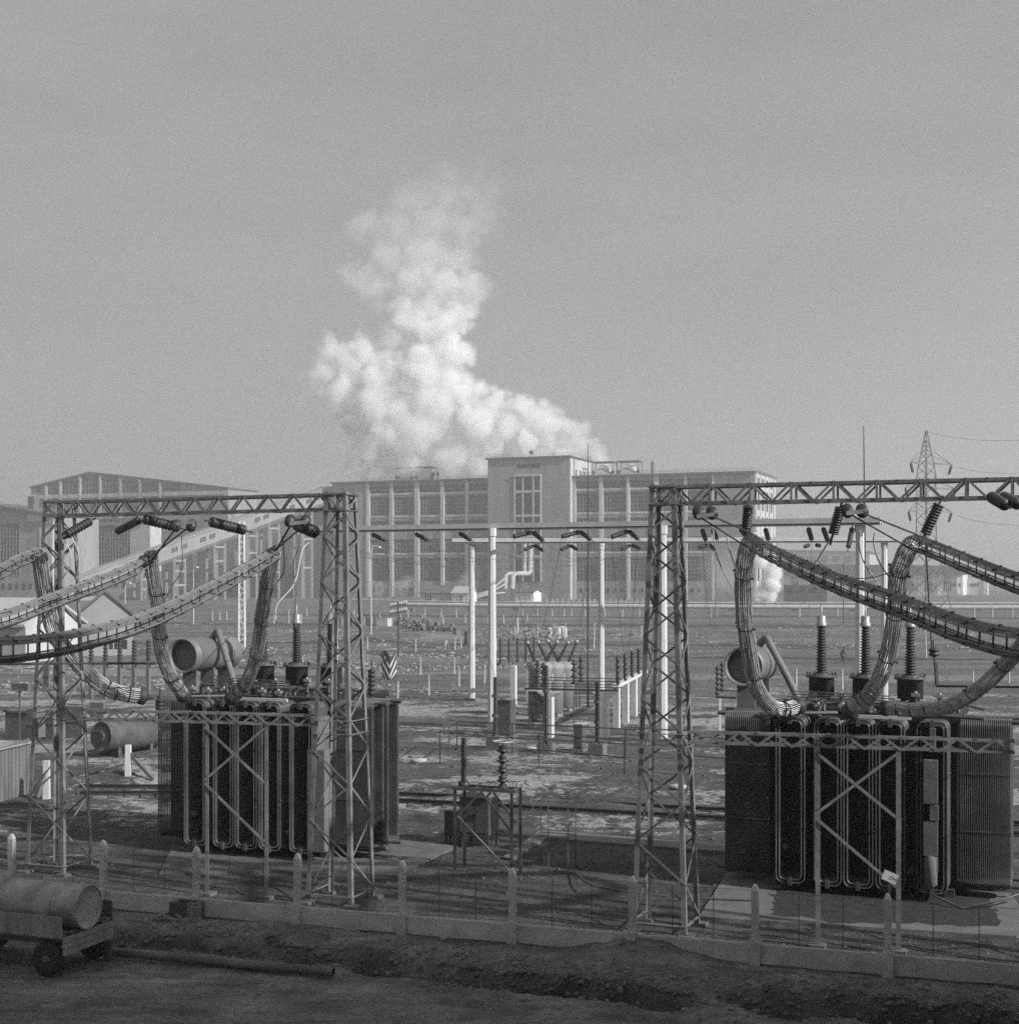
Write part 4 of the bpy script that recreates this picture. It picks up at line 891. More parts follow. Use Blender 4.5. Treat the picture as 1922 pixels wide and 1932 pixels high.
    for u_ in (-.2, 1.6, 3.6): q = MB(); q.lathe(O+U*u_-V*.12+Z*(.95 if u_ > 1 else 1.4), V, [(.05, .6), (.13, .5), (.13, .3), (.03, .25)], 10); q.build('valve', M['radi'], t)
    adopt(t); return t
T1 = Vector((-11.11, 51.41, 0)); T2 = Vector((8.67, 45, 0))
transformer(T1, 'left-hand power transformer wrapped in looped cooling tubes, partly behind the gantry tower', 1.5, 'side')
transformer(T2, 'right-hand power transformer wrapped in looped cooling tubes with three tall dark bushings', 1.6, 'front')
string('small hanging insulator with a skirt above the right-hand transformer', px(1761, 1224, 44.5), px(1762, 1240, 44.5), .16, 2, 'small hanging insulators')
linkrod('L-shaped dark bus pipe over the right-hand transformer', px(1765, 1250, 44), px(1767, 1294, 44), .06, None, cat='bus pipe', name='bus_pipe')
linkrod('horizontal dark bus pipe over the right-hand transformer running to the right edge', px(1766, 1295, 44), px(1940, 1297, 42), .045, None, cat='bus pipe', name='bus_pipe')
string('black post insulator standing beneath the end of the long dark rod', px(302, 1340, 46.2), px(302, 1318, 46.2), .16, 3, None)
linkrod('thin dark rod crossing behind the left cable bundles', px(-20, 1254, 46), px(323, 1251, 50), .03, None, cat='rod', name='rod')
string('small post insulator on the pale right lid of the left-hand transformer', px(701, 1312, 52.5), px(701, 1262, 52.5), .14, 6, None)
# ---------------- concrete portals of the open-air switchyard ----------------
def portal(label, poles, top, dia, x_end):
    """poles: (column, base row); the beam follows them"""
    P_ = [gd(x_, y_) for x_, y_ in poles]; t = thing('concrete_portal', label, 'portal', P_[0].copy(), 'concrete switchyard portals')
    for p_ in P_:
        q = MB(); q.lathe(p_-Z*.3, Z, [(dia*.58, 0), (dia*.44, top-.2), (dia*.55, top-.15), (dia*.55, top+.35)], 8, smooth=False); po = q.build('pole', M['concl'], t)
        q = MB(); 
        for k in range(int(top/.45)): c = p_-U*dia*.52+Z*(1+k*.42); q.tube([c, c-U*.12], .018, 4)
        if dia < .5: q.build('climbing_irons', M['dsteel'], po)
        q = MB(); q.fb(p_, -.5, .5, -.5, .5, -.3, .18); q.build('footing', M['conc'], t)
    d = (P_[-1]-P_[0]).normalized(); a_, b_ = P_[0]-d*x_end[0], P_[-1]+d*x_end[1]
    n_ = Vector((-d.y, d.x, 0))
    q = MB()
    for s in (-.36, .36): q.bar(a_+n_*s+Z*(top+.15), b_+n_*s+Z*(top+.15), .16, .42)
    q.bar(a_+Z*(top+.13), b_+Z*(top+.13), .5, .1); q.build('beam', M['concl'], t)
    q = MB()
    for s in (-1, 1): q.bar(a_-n_*.45+Z*(top+.02), b_-n_*.45+Z*(top+.02), .03, .07)
    q.build('joint_rail', M['dsteel'], t)
    adopt(t); return P_, d, top
PA = portal('front concrete portal with four thick pale poles across the switchyard', [(630, 1368), (928, 1384), (1250, 1399), (1622, 1414)], 12.85, .54, (1.5, 1.2))
PB = portal('rear concrete portal with slimmer pale poles carrying climbing irons', [(890, 1322), (1134, 1316), (1668, 1330)], 12.55, .5, (1.5, 1.0))
def on_portal(P_, x_): o, d, top = P_[0][0], P_[1], P_[2]; return Vector((o.x, o.y, 0))+d*uline(x_, Vector((o.x, o.y, 0)), 0, d)+Z*(top-.05)
GS = 'dark insulator strings on the concrete portals'
ends = {}
k_ = 0
for P_, nm, lst in ((PA, 'front', ((703, 726, 1019), (785, 807, 1019), (868, 888, 1019), (999, 968, 1013), (1092, 1059, 1013), (1183, 1153, 1014), (1006, 1024, 1020), (1095, 1114, 1018), (1187, 1203, 1017), (1325, 1331, 1019), (1345, 1352, 1016), (1444, 1449, 1018), (1525, 1531, 1018), (1553, 1561, 1020), (1398, 1410, 1016), (1607, 1600, 1034))),
                    (PB, 'rear', ((1005, 989, 1038), (1073, 1058, 1038), (1187, 1172, 1037), (1010, 1023, 1039), (1077, 1088, 1037), (1193, 1206, 1035), (1332, 1318, 1033), (1340, 1347, 1037), (1525, 1518, 1032), (1540, 1546, 1030)))):
    for xa, xb, yb in lst:
        a_ = on_portal(P_, xa)-Z*.2; s = -1 if xb < xa else 1
        dep = -.9 if xb < xa else .9
        b_ = px(xb, yb, a_.y+dep*1.0); q = a_+(b_-a_)*1.0; k_ += 1
        left = sum(1 for z_ in lst if z_[0] < xa)+1
        o = string('%s insulator string from the left on the %s concrete portal' % (('first', 'second', 'third', 'fourth', 'fifth', 'sixth', 'seventh', 'eighth', 'ninth', 'tenth', 'eleventh', 'twelfth', 'thirteenth', 'fourteenth', 'fifteenth', 'sixteenth')[left-1], nm), a_, q, .15 if P_ is PA else .15, 7, GS); ends[(nm, xa)] = q
# droppers and span wires
GW = 'thin dropper wires in the switchyard'
def wire(label, a_, b_, sl=.3, r=.014, m='wire', g_=GW): return linkrod(label, a_, b_, r, g_, sl, m, 14)
wl = [((968, 1015, 90), (993.5, 1209, 102.5), .6, 'first pale bushing cap'), ((1059, 1015, 89), (1013.5, 1208, 103), .8, 'second pale bushing cap'), ((989, 1040, 118), (1031.6, 1206, 104), .8, 'third pale bushing cap'),
      ((1058, 1040, 118), (1052.5, 1208, 103), .4, 'fourth bushing cap'), ((1113, 1019, 90), (1089, 1208, 104), .5, 'sixth bushing cap'), ((1153, 1016, 89), (1177, 1232, 95), .5, 'left end of the busbar stand'), ((1203, 1019, 88), (1184, 1236, 95), .9, 'busbar stand'),
      ((1024, 1021, 90), (1030, 1258, 79.6), .2, 'left tall post insulator'), ((1088, 1040, 118), (1127, 1288, 79.6), .9, 'right tall post insulator'), ((1172, 1039, 118), (1201, 1246, 92), .6, 'far end of the busbar stand'),
      ((888, 1021, 92), (934, 1277, 86), 1.2, 'pole-side post insulator'), ((726, 1021, 98), (755, 1138, 260), 3, 'telegraph pole')]
for k, (a_, b_, sl, nm) in enumerate(wl): wire('thin dropper wire hanging down to the '+nm, px(*a_), px(*b_), sl)
for k, (a_, b_, c_) in enumerate((((1325, 1030, 87), (1340, 1180, 95), 'left'), ((1347, 1038, 116), (1352, 1190, 112), 'middle'), ((1352, 1018, 86), (1345, 1260, 80), 'right'), ((1531, 1022, 85), (1524, 1164, 50), 'fourth'), ((1546, 1033, 112), (1550, 1180, 100), 'fifth'))):
    wire('hanging wire right of the right gantry tower, '+c_, px(*a_), px(*b_), .5)
wire('slack wire swinging down left of the right-hand transformer', px(1352, 1030, 84), px(1306, 1286, 76), -.1); wire('deeply sagging wire to the right tower leg', px(1354, 1200, 78), px(1310, 1290, 76), 1.0)
for k, (ya, yb) in enumerate(((1028, 1044), (1034, 1050), (1041, 1055), (1047, 1047))):
    wire(('top', 'second', 'third', 'lowest')[k]+' of the thin span wires crossing in front of the boiler house', px(600, ya-8, 105), px(1000+60*k, yb+6, 150), 1.2, .018, g_='span wires')
for k in range(3): wire(('left', 'middle', 'right')[k]+' span wire between the portals', on_portal(PA, (703, 785, 868)[k]+23)-Z*1, on_portal(PB, (1000, 1073, 1187)[k])-Z*.8, .8, .018, g_='span wires')
for k in range(3): wire(('left', 'middle', 'right')[k]+' slack span wire running from the front portal to the right', ends[('front', (1095, 1187, 1006)[k])], ends[('rear', (1332, 1332, 1187)[k])], 1.2, .018, g_='span wires')

# ---------------- breaker, busbar stand, post insulators ----------------
def ribbed(mb, p, q, r, n_, taper=1.0, seg=10, core=.6):
    p, q = Vector(p), Vector(q); d = q-p; L_ = d.length; pr = [(r*core, 0)]
    for k in range(n_): h_ = L_*(k+.1)/n_; rr = r*(1+(taper-1)*k/n_); pr += [(rr*core, h_), (rr, h_+L_/n_*.35), (rr, h_+L_/n_*.42), (rr*core, h_+L_/n_*.62)]
    mb.lathe(p, d.normalized(), pr+[(r*core*taper, L_)], seg)
tk = [((1019, 1362), (993.5, 1210), (1052.5, 1209), 'front'), ((1042, 1352), (1013.5, 1209), (1072.6, 1210), 'middle'), ((1064, 1342), (1031.6, 1207), (1089, 1208), 'rear')]
for base, la, ra, nm in tk:
    c = gd(*base); t = thing('circuit_breaker', nm+' one of three oil circuit breaker tanks with splayed bushings', 'circuit breaker', c.copy(), 'oil circuit breakers')
    Yb = c.y; zt = zof(1250, Yb)
    q = MB(); q.lathe(c, Z, [(.6, .25), (.78, .3), (.78, zt-.7), (.86, zt-.5), (.86, zt-.2), (.6, zt), (.1, zt+.1)], 22); q.fb(c, -.6, -.4, -.5, .5, -.1, .3); q.fb(c, .4, .6, -.5, .5, -.1, .3); q.build('tank', M['brk'], t)
    q = MB(); q.fb(c, .2, .34, -.84, -.78, zt-1.3, zt-.75); q.build('oil_gauge', M['white'], t)
    for (x_, y_), s in ((la, -1), (ra, 1)):
        tip = px(x_, y_, Yb-.1*s); foot = c+U*.3*s+Z*(zt-.15); d = tip-foot
        q = MB(); ribbed(q, foot, foot+d*.86, .17, 13, .65); b_ = q.build('bushing', M['porc'], t)
        q = MB(); q.lathe(foot+d*.86, d.normalized(), [(.09, 0), (.13, .05), (.13, d.length*.12), (.04, d.length*.14)], 10); q.build('cap', M['capm'], b_)
    adopt(t)
def kiosk(label, x0, x1, yt, yb, ground_y, depth, m='cab', roof=None, legs=True, name='cabinet', doors=2):
    Yk = CH*FP/(ground_y-HZ); O = px(x0, HZ, Yk); O.z = 0; t = thing(name, label, 'cabinet', O.copy(), None); u1 = uline(x1, O); z0, z1 = zof(yb, Yk), zof(yt, Yk); z0 = max(.05, z0)
    q = MB(); q.fb(O, 0, u1, 0, depth, z0, z1); q.build('body', M[m], t)
    for k in range(doors):
        q = MB(); w_ = u1/doors; q.fb(O, k*w_+.03, (k+1)*w_-.03, -.025, -.002, z0+.08, z1-.08); dd = q.build('door', M[m], t); q = MB(); q.fb(O, (k+1)*w_-.15 if k == 0 else k*w_+.1, (k+1)*w_-.11 if k == 0 else k*w_+.14, -.07, -.026, (z0+z1)/2-.08, (z0+z1)/2+.08); q.build('handle', M['dsteel'], dd)
    if roof:
        q = MB(); h_ = roof; q.prism([O-U*.1-V*.12+Z*z1, O+U*(u1+.1)-V*.12+Z*z1, O+U*(u1*.5)-V*.12+Z*(z1+h_)], V*(depth+.24)); q.build('roof', M['conc'], t)
    else: q = MB(); q.fb(O, -.06, u1+.06, -.08, depth+.08, z1+.002, z1+.06); q.build('roof', M['pier'], t)
    if legs and z0 > .2:
        for a_ in (.03, u1-.1):
            for b_ in (.03, depth-.1): q = MB(); q.fb(O, a_, a_+.07, b_, b_+.07, -.1, z0); q.build('leg', M['dsteel'], t)
    else: q = MB(); q.fb(O, -.1, u1+.1, -.1, depth+.1, -.2, .12); q.build('plinth', M['conc'], t)
    adopt(t); return t
kiosk('grey relay cabinet with a low gabled roof behind the braced switch stand', 867, 922, 1503, 1574, 1600, 1.0, roof=.28)
kiosk('small dark box on legs left of the gabled relay cabinet', 838, 862, 1530, 1577, 1590, .5, doors=1)
kiosk('pale control box hung at the foot of the front circuit breaker', 996, 1026, 1305, 1347, 1372, .8, m='radi')
kiosk('dark narrow cabinet beside the front concrete pole', 938, 963, 1322, 1388, 1392, .9, m='cab', roof=.12, doors=1)
kiosk('dark low cabinet beneath the operating rods of the breakers', 1082, 1098, 1368, 1412, 1418, .7, doors=1)
# long post insulators on concrete blocks
for (x_, yt, yb, yg, nm, r_) in ((1030, 1256, 1402, 1428, 'left', .17), (1127, 1287, 1402, 1431, 'right', .18), (934, 1278, 1388, 1418, 'pole-side', .15)):
    c = gd(x_, yg-6); Yk = c.y; t = thing('post_insulator', 'tall ribbed post insulator on a concrete block, the '+nm+' one of three', 'insulator', c.copy(), 'tall post insulators')
    q = MB(); q.fb(c, -.42, .42, -.4, .4, -.2, zof(yb, Yk)-.05); q.build('block', M['conc'], t)
    z0, z1 = zof(yb, Yk)-.05, zof(yt, Yk); s = (z1-z0)/3
    for k in range(3):
        q = MB(); ribbed(q, c+Z*(z0+s*k+.12), c+Z*(z0+s*(k+1)), r_, 13, .95); q.build('porcelain', M['porc'], t)
        q = MB(); q.lathe(c+Z*(z0+s*k-.04), Z, [(.2, 0), (.2, .16)], 10); q.build('flange', M['radi'], t)
    if nm != 'pole-side':
        q = MB()
        for k in range(8): a_ = c+(U*math.cos(k*.785)+V*math.sin(k*.785))*.3; q.lathe(a_+Z*(z0-.15), Z, [(.1, 0), (.12, .12), (.05, .25)], 6)
        q.build('base_insulators', M['cab'], t)
    adopt(t)
# knobbly stacks on the operating frame
for k, (x_, yt, yb, Yk) in enumerate(((1014, 1246, 1290, 96), (1025, 1250, 1298, 94), (1083, 1244, 1292, 95), (1096, 1238, 1288, 98))):
    c = px(x_, yb, Yk); h_ = (yb-yt)/FP*Yk; q = MB(); pr = [(.08, 0)]
    for j in range(4): z_ = h_*j/4; pr += [(.08, z_+.02), (.24, z_+h_*.04), (.26, z_+h_*.07), (.13, z_+h_*.1), (.12, z_+h_*.2), (.06, z_+h_*.23)]
    q.lathe(c, Z, pr+[(.05, h_)], 12); o = q.build('stacked_insulator', M['porc']); tag(o, ('leftmost', 'second', 'third', 'rightmost')[k]+' knobbly stacked insulator on the operating frame before the breakers', 'insulator', 'stacked pedestal insulators')
t = thing('busbar_frame', 'long steel operating frame with parallel rods on concrete legs before the breakers', 'busbar frame', gd(1100, 1392), None)
a_, b_ = px(990, 1300, 95), px(1166, 1304, 92); q = MB()
for k, (dz, dv) in enumerate(((0, 0), (.35, .1), (.55, .4), (.15, .6), (.7, .8))): q.bar(a_+Z*dz+V*dv, b_+Z*dz+V*dv, .05 if k else .12, .05 if k else .12)
q.build('rods', M['dsteel'], t)
for x_, y_, w_ in ((1036, 1392, .5), (1140, 1392, .5)):
    c = gd(x_, y_); q = MB(); zt_ = zof(1306, c.y); q.fb(c, -w_/2, w_/2, -w_/2, w_/2, -.2, zt_-.3); q.prism([c-U*.25+Z*(zt_-.3)-V*.25, c+U*.25+Z*(zt_-.3)-V*.25, c+U*.75+Z*zt_-V*.25, c-U*.75+Z*zt_-V*.25], V*.5); q.build('leg', M['concl'], t)
for x_ in (1082, 1087, 1093): c = px(x_, 1306, 94); q = MB(); q.tube([c, Vector((c.x, c.y, 0))], .03, 5); q.build('tie_rod', M['dsteel'], t)
adopt(t)
t = thing('insulator_stand', 'concrete-legged stand carrying rows of dark ribbed insulators left of the right gantry tower', 'insulator stand', gd(1174, 1370), None)
a_, b_ = gd(1160, 1378), gd(1216, 1338); a_.z = b_.z = 0; zt_ = zof(1296, a_.y); q = MB(); q.bar(a_+Z*zt_, b_+Z*zt_, .45, .2); q.build('beam', M['concl'], t)
for k in range(4): c = a_+(b_-a_)*(.05+.28*k); q = MB(); q.fb(c, -.2, .2, -.2, .2, -.2, zt_-.1); q.build('leg', M['concl'], t)
for k in range(9):
    c = a_+(b_-a_)*(.02+.115*k)+Z*(zt_+.1)+U*(-.14 if k % 2 else .14); q = MB(); ribbed(q, c, c+Z*1.75, .14, 9 if k > 3 else 5, 1); q.build('insulator', M['porc'], t)
adopt(t)
t = thing('insulator_stand', 'stand with slim ribbed insulators behind the dark narrow cabinet', 'insulator stand', gd(972, 1326), None)
a_, b_ = gd(962, 1330), gd(985, 1322); zt_ = zof(1254, a_.y); q = MB(); q.bar(a_-U*1+Z*zt_, b_+U*1.2+Z*zt_, .4, .15); q.build('beam', M['radi'], t)
for c in (a_+U*.3, b_+U*.6): q = MB(); q.fb(c, -.2, .2, -.2, .2, -.2, zt_-.08); q.build('leg', M['concl'], t)
for k in range(5): c = a_-U*.8+(b_-a_+U*1.8)*(k/4)+Z*(zt_+.08); q = MB(); ribbed(q, c, c+Z*1.9, .12, 12, .9); q.build('insulator', M['porc'], t)
adopt(t)
t = thing('insulator_stand', 'small frame with two knobbly insulators just left of the right-hand conservator', 'insulator stand', gd(1366, 1372), None)
for x_, y_ in ((1353, 1313), (1362, 1306)):
    c = px(x_, y_, 92); q = MB(); ribbed(q, c, c+Z*1.9, .17, 6, 1, core=.4); q.build('insulator', M['porc'], t)
a_, b_ = px(1350, 1316, 92), px(1396, 1318, 91); q = MB(); q.bar(a_, b_, .12, .12); q.bar(a_+Z*.4+V*.4, b_+Z*.4+V*.4, .05, .05); q.build('beam', M['dsteel'], t)
for p_ in (px(1358, 1318, 92), px(1392, 1318, 91)): q = MB(); q.bar(p_, Vector((p_.x, p_.y, -.1)), .14, .14); q.build('leg', M['concl'], t)
adopt(t)
# shrouded house: structure with bushings left of middle (behind left cable bundle)
for k in range(5):
    c = px(172+k*27, 1292, 118); t = thing('switch_post', ('first', 'second', 'third', 'fourth', 'fifth')[k]+' from the left of the pale switchgear posts behind the left cable bundles', 'switch post', Vector((c.x, c.y, 0)), 'switchgear posts')
    q = MB(); q.fb(Vector((c.x, c.y, 0)), -.14, .14, -.14, .14, -.1, zof(1254, 118)); q.build('leg', M['conc'], t)
    q = MB(); b0 = Vector((c.x, c.y, zof(1252, 118))); ribbed(q, b0, b0+Z*1.9, .24, 7, .9); q.fb(b0, -.6, .6, -.1, .1, -.12, 0); q.build('insulator', M['porc'], t); adopt(t)

# braced switch stand in front of the relay cabinet
t = thing('switch_stand', 'braced steel switch stand carrying two slim insulators in front of the relay cabinet', 'switch stand', gd(866, 1646), None)
O = gd(855, 1643); zt_ = zof(1491, O.y); u1 = uline(962, O)
for a_, b_ in ((0, 0), (0.12, .55), (u1, 0), (u1+.1, .55)):
    q = MB(); c = O+U*a_+V*b_; q.ang(c-Z*.1, c+Z*zt_, .11, .014, U, V); q.build('leg', M['radi'], t)
q = MB(); q.fb(O, -.05, u1+.2, -.04, .02, zt_, zt_+.12); q.fb(O, -.05, u1+.2, .55, .61, zt_, zt_+.12)
for k in range(4): q.fb(O, .02+k*u1/3, .1+k*u1/3, .02, .55, zt_+.02, zt_+.1)
q.build('top_frame', M['radi'], t)
for a_, b_, z0, z1, s in ((0, u1*.5, zt_*.62, zt_-.02, -.02), (u1*.5, u1, zt_-.02, zt_*.55, -.02), (.12, u1*.55, zt_*.5, zt_-.1, .57), (u1*.6, u1, zt_-.1, zt_*.6, .57)):
    q = MB(); q.bar(O+U*a_+V*s+Z*z0, O+U*b_+V*s+Z*z1, .07, .03, up=V); q.build('brace', M['radi'], t)
q = MB(); q.bar(px(864, 1541, O.y-.3), px(968, 1652, O.y-1.5), .035, .035); q.build('stay_rod', M['capm'], t)
for x_, yt, n_, r_, nm in ((875, 1392, 22, .13, 'p'), (948, 1400, 8, .2, 'k')):
    c = O+U*uline(x_, O, .3)+V*.3+Z*(zt_+.12); h_ = zof(yt, c.y)-c.z; q = MB()
    if nm == 'p': ribbed(q, c+Z*.15, c+Z*h_, r_, n_, .95); q.lathe(c, Z, [(.2, 0), (.2, .1), (.12, .15)], 10)
    else:
        pr = [(.2, 0), (.12, .12)]
        for j in range(4): z_ = .15+(h_-.2)*j/4; s = (h_-.2)/4; pr += [(.07, z_), (.2, z_+s*.2), (.22, z_+s*.26), (.1, z_+s*.34), (.13, z_+s*.5), (.13, z_+s*.75), (.06, z_+s*.8)]
        q.lathe(c, Z, pr+[(.05, h_)], 14)
    q.build('insulator', M['porc'], t)
q = MB(); c = O+U*uline(948, O, .3)+V*.3+Z*(zof(1398, O.y)); q.tube([c+(U*math.cos(k*.524)+V*math.sin(k*.524))*.33 for k in range(13)], .03, 5, cap=False); q.build('grading_ring', M['alu'], t)
adopt(t)

# ---------------- pipe railings ----------------
def railing(label, pts, h, m='rust', n_=8, r=.035, mid=(.5, 1)):
    P_ = [gd(*p_) for p_ in pts]; t = thing('pipe_railing', label, 'railing', P_[0].copy(), 'pipe railings')
    q = MB()
    for a_, b_ in zip(P_, P_[1:]):
        for k in mid: q.tube([a_+Z*h*k, b_+Z*h*k], r, 5)
    q.build('rail', M[m], t)
    for a_, b_ in zip(P_, P_[1:]):
        L_ = (b_-a_).length; k2 = max(1, round(L_/n_))
        for i in range(k2+1): c = a_+(b_-a_)*i/k2; q = MB(); q.tube([c-Z*.1, c+Z*h], r, 5); q.build('post', M[m], t)
    adopt(t)
railing('dark pipe railing along the far side of the breaker bay', [(862, 1416), (966, 1420), (1180, 1432), (1400, 1438)], 1.6, n_=5)
railing('dark pipe railing along the near side of the breaker bay', [(830, 1442), (1016, 1446), (1178, 1462), (1290, 1462)], 1.7, n_=5)
railing('short end railing closing the breaker bay at its left', [(830, 1442), (862, 1416)], 1.7, n_=4)
railing('pipe railing seen between the right tower and the right-hand transformer', [(1300, 1462), (1378, 1470)], 1.9, n_=3)

# ---------------- railway ----------------
for nm, r0, r1, m_ in (('near', [gd(150, 1502), gd(470, 1500), gd(973, 1528), gd(1392, 1551), gd(1980, 1583)], None, 0), ('far', [gd(150, 1489), gd(470, 1490), gd(981, 1514), gd(1392, 1535), gd(1980, 1562)], None, 0)):
    q = MB()
    for a_, b_ in zip(r0, r0[1:]): d = (b_-a_).normalized(); n_ = Vector((-d.y, d.x, 0)); q.box(a_+n_*-.07-Z*.02+Z*.05, n_*.14, b_-a_, Z*.03); q.box(a_+n_*-.015+Z*.078, n_*.03, b_-a_, Z*.09); q.box(a_+n_*-.05+Z*.165, n_*.1, b_-a_, Z*.05)
    o = q.build('rail', M['rail']); tag(o, 'dark '+nm+' rail of the track crossing behind the transformers', 'rail', 'railway rails')
A_ = [gd(150, 1502), gd(973, 1528), gd(1980, 1583)]; B_ = [gd(150, 1489), gd(981, 1514), gd(1980, 1562)]; proto = None; kk = 0
for (a0, a1), (b0, b1) in zip(zip(A_, A_[1:]), zip(B_, B_[1:])):
    n_ = int((a1-a0).length/.75)
    for k in range(n_):
        p_, q_ = a0+(a1-a0)*k/n_, b0+(b1-b0)*k/n_; d = (q_-p_).normalized(); c = (p_+q_)/2
        if proto is None:
            q = MB(); q.box(Vector((-1.25, -.12, -.08)), Vector((2.5, 0, 0)), Vector((0, .24, 0)), Z*.13); proto = o = q.build('sleeper', M['woodd']); tag(o, 'dark timber sleeper half buried under the rails', 'sleeper', 'railway sleepers')
        else: o = proto.copy(); C.collection.objects.link(o)
        o.location = c; o.rotation_euler = (0, 0, math.atan2(d.y, d.x))

# ---------------- foreground fence ----------------
F0 = Vector((-5.97, 41.0, 0)); FD = Vector((.9466, -.3222, 0)); FN = Vector((.3222, .9466, 0))
ft = thing('yard_fence', 'concrete-posted wire mesh fence on a low concrete plinth across the foreground', 'fence', F0.copy())
fx = [-120, 22, 195, 370, 561, 760, 968, 1192, 1425, 1675, 1935]; fu = [uline(x_, F0, 0, FD) for x_ in fx]; fu.append(fu[-1]+3.0)
fr_ = random.Random(3)
for u_ in fu:
    q = MB(); w = .085; o = F0+FD*u_; lean = FD*fr_.uniform(-.03, .03)
    prof = [(w, .58), (w, 1.88), (w*.55, 2.0), (w*.1, 2.03)]
    vs = [o+lean*(z_/2)+FD*sx*a_*1.0+FN*sy*a_+Z*z_ for a_, z_ in prof for sx, sy in ((-1, -1), (1, -1), (1, 1), (-1, 1))]
    q.add(vs, [(i*4+k, i*4+(k+1) % 4, i*4+4+(k+1) % 4, i*4+4+k) for i in range(3) for k in range(4)]+[(12, 13, 14, 15)])
    q.build('post', M['conc3'], ft)
    q = MB(); q.fb(o, -.135, .135, -.16, .12, -.3, .6, A=FD, B=FN); q.build('pier', M['conc3'], ft)
for a_, b_ in zip(fu, fu[1:]):
    q = MB(); n_ = 8; L_ = b_-a_-.27; o = F0+FD*(a_+.135)
    vs = []
    for k in range(n_+1):
        x_ = L_*k/n_; zb = .03+.05*noise.noise(Vector((a_+x_, 2, 3))); zt_ = .52+.006*noise.noise(Vector((a_*3+x_*2, 7, 1)))
        vs += [o+FD*x_-FN*.06+Z*zb, o+FD*x_+FN*.06+Z*zb, o+FD*x_+FN*.06+Z*zt_, o+FD*x_-FN*.06+Z*zt_]
    q.add(vs, [(i*4+k, i*4+4+k, i*4+4+(k+1) % 4, i*4+(k+1) % 4) for i in range(n_) for k in range(4)]+[(0, 1, 2, 3), (n_*4+3, n_*4+2, n_*4+1, n_*4)])
    q.build('plinth_panel', M['conc3'], ft)
    q = MB(); h0, h1 = .6, 1.86
    for s in range(-int((h1-h0)/.075), int((b_-a_)/.075)):
        for sg_ in (0, 1):
            x0 = s*.075; x1 = x0+(h1-h0); lo, hi = h0, h1
            if x0 < 0: lo = h0-x0; x0 = 0
            if x1 > b_-a_: hi = h1-(x1-(b_-a_)); x1 = b_-a_
            if hi <= lo: continue
            if sg_: p_, q_ = F0+FD*(a_+x0)+Z*lo, F0+FD*(a_+x1)+Z*hi
            else: p_, q_ = F0+FD*(b_-x0)+Z*lo, F0+FD*(b_-x1)+Z*hi
            q.tube([p_, q_], .0016, 3, cap=False)
    q.build('wire_mesh', M['wire'], ft)
    q = MB()
    for z_ in (.6, 1.87): q.tube([F0+FD*a_+Z*z_, F0+FD*((a_+b_)/2)+Z*(z_-.015), F0+FD*b_+Z*z_], .006, 4)
    for k in (1, 2): x_ = a_+(b_-a_)*k/3; q.tube([F0+FD*x_+Z*.55, F0+FD*x_+Z*1.86], .011, 4)
    q.build('tension_wire', M['rust'], ft)
adopt(ft)
# ---------------- field fence posts (each one its own) ----------------
q = MB(); q.add([Vector((sx*w, sy*w, z_)) for w, z_ in ((.085, -.2), (.06, 1.0)) for sx, sy in ((-1, -1), (1, -1), (1, 1), (-1, 1))], [(0, 1, 5, 4), (1, 2, 6, 5), (2, 3, 7, 6), (3, 0, 4, 7), (4, 5, 6, 7), (3, 2, 1, 0)])
fp_ = None; fr2 = random.Random(11)
def fpost(x_, yt, yb, label, group, w=1.0, lean=.03):
    global fp_
    c = gd(x_, yb); h_ = (yb-yt)/FP*c.y
    if fp_ is None: fp_ = o = q.build('fence_post', M['conc2'])
    else: o = fp_.copy(); C.collection.objects.link(o)
    o.location = c; o.scale = (w, w, h_); o.rotation_euler = (fr2.uniform(-lean, lean), fr2.uniform(-lean, lean), .37); tag(o, label, 'post', group); return o
rows_ = [('row in front of the pipeline', [(x_, 1149, 1163+(x_ > 760)*1.5) for x_ in (497, 545, 579, 622, 668, 700, 770, 802, 832, 861, 893, 986, 1014, 1042, 1064, 1078, 1104, 1141, 1174, 1206, 1240, 1276)], 1.5),
         ('row behind the stacked concrete pipes', [(x_, 1160, 1177) for x_ in (517, 545, 568, 674, 716, 756, 797, 836, 878, 920, 950, 995)], 1.5),
         ('far row at the foot of the boiler house', [(x_, 1130, 1140) for x_ in range(1032, 1250, 10)], 2.0),
         ('row in the right field', [(x_, 1147, 1166) for x_ in (1341, 1352, 1508, 1580, 1719, 1838, 1872, 1910)], 1.6),
         ('row left of the transformer yard', [(x_, 1154, 1170) for x_ in (266, 292, 330, 401, 415, 428, 455, 463, 483)], 1.5),
         ('row across the middle field', [(693, 1201, 1224), (784, 1206, 1228), (936, 1206, 1227), (870, 1204, 1224), (858, 1204, 1226), (893, 1220, 1246), (971, 1180, 1206), (1014, 1180, 1209), (1032, 1184, 1204), (1046, 1176, 1206), (1054, 1182, 1204), (1066, 1176, 1210), (1120, 1176, 1225), (1210, 1180, 1204), (1286, 1188, 1226)], 1.0),
         ('row along the edge of the switchyard', [(793, 1240, 1274), (857, 1242, 1272), (866, 1264, 1296), (914, 1258, 1290), (969, 1256, 1294), (750, 1286, 1318), (809, 1275, 1312), (571, 1238, 1276), (1393, 1248, 1284), (1502, 1262, 1296), (1589, 1263, 1302), (1673, 1268, 1302), (1835, 1266, 1290), (1903, 1268, 1290), (1747, 1190, 1240)], .9)]
for nm, lst, w in rows_:
    for x_, yt, yb in lst: fpost(x_, yt, yb, 'pale concrete post in the '+nm, 'pale concrete posts, '+nm, w)
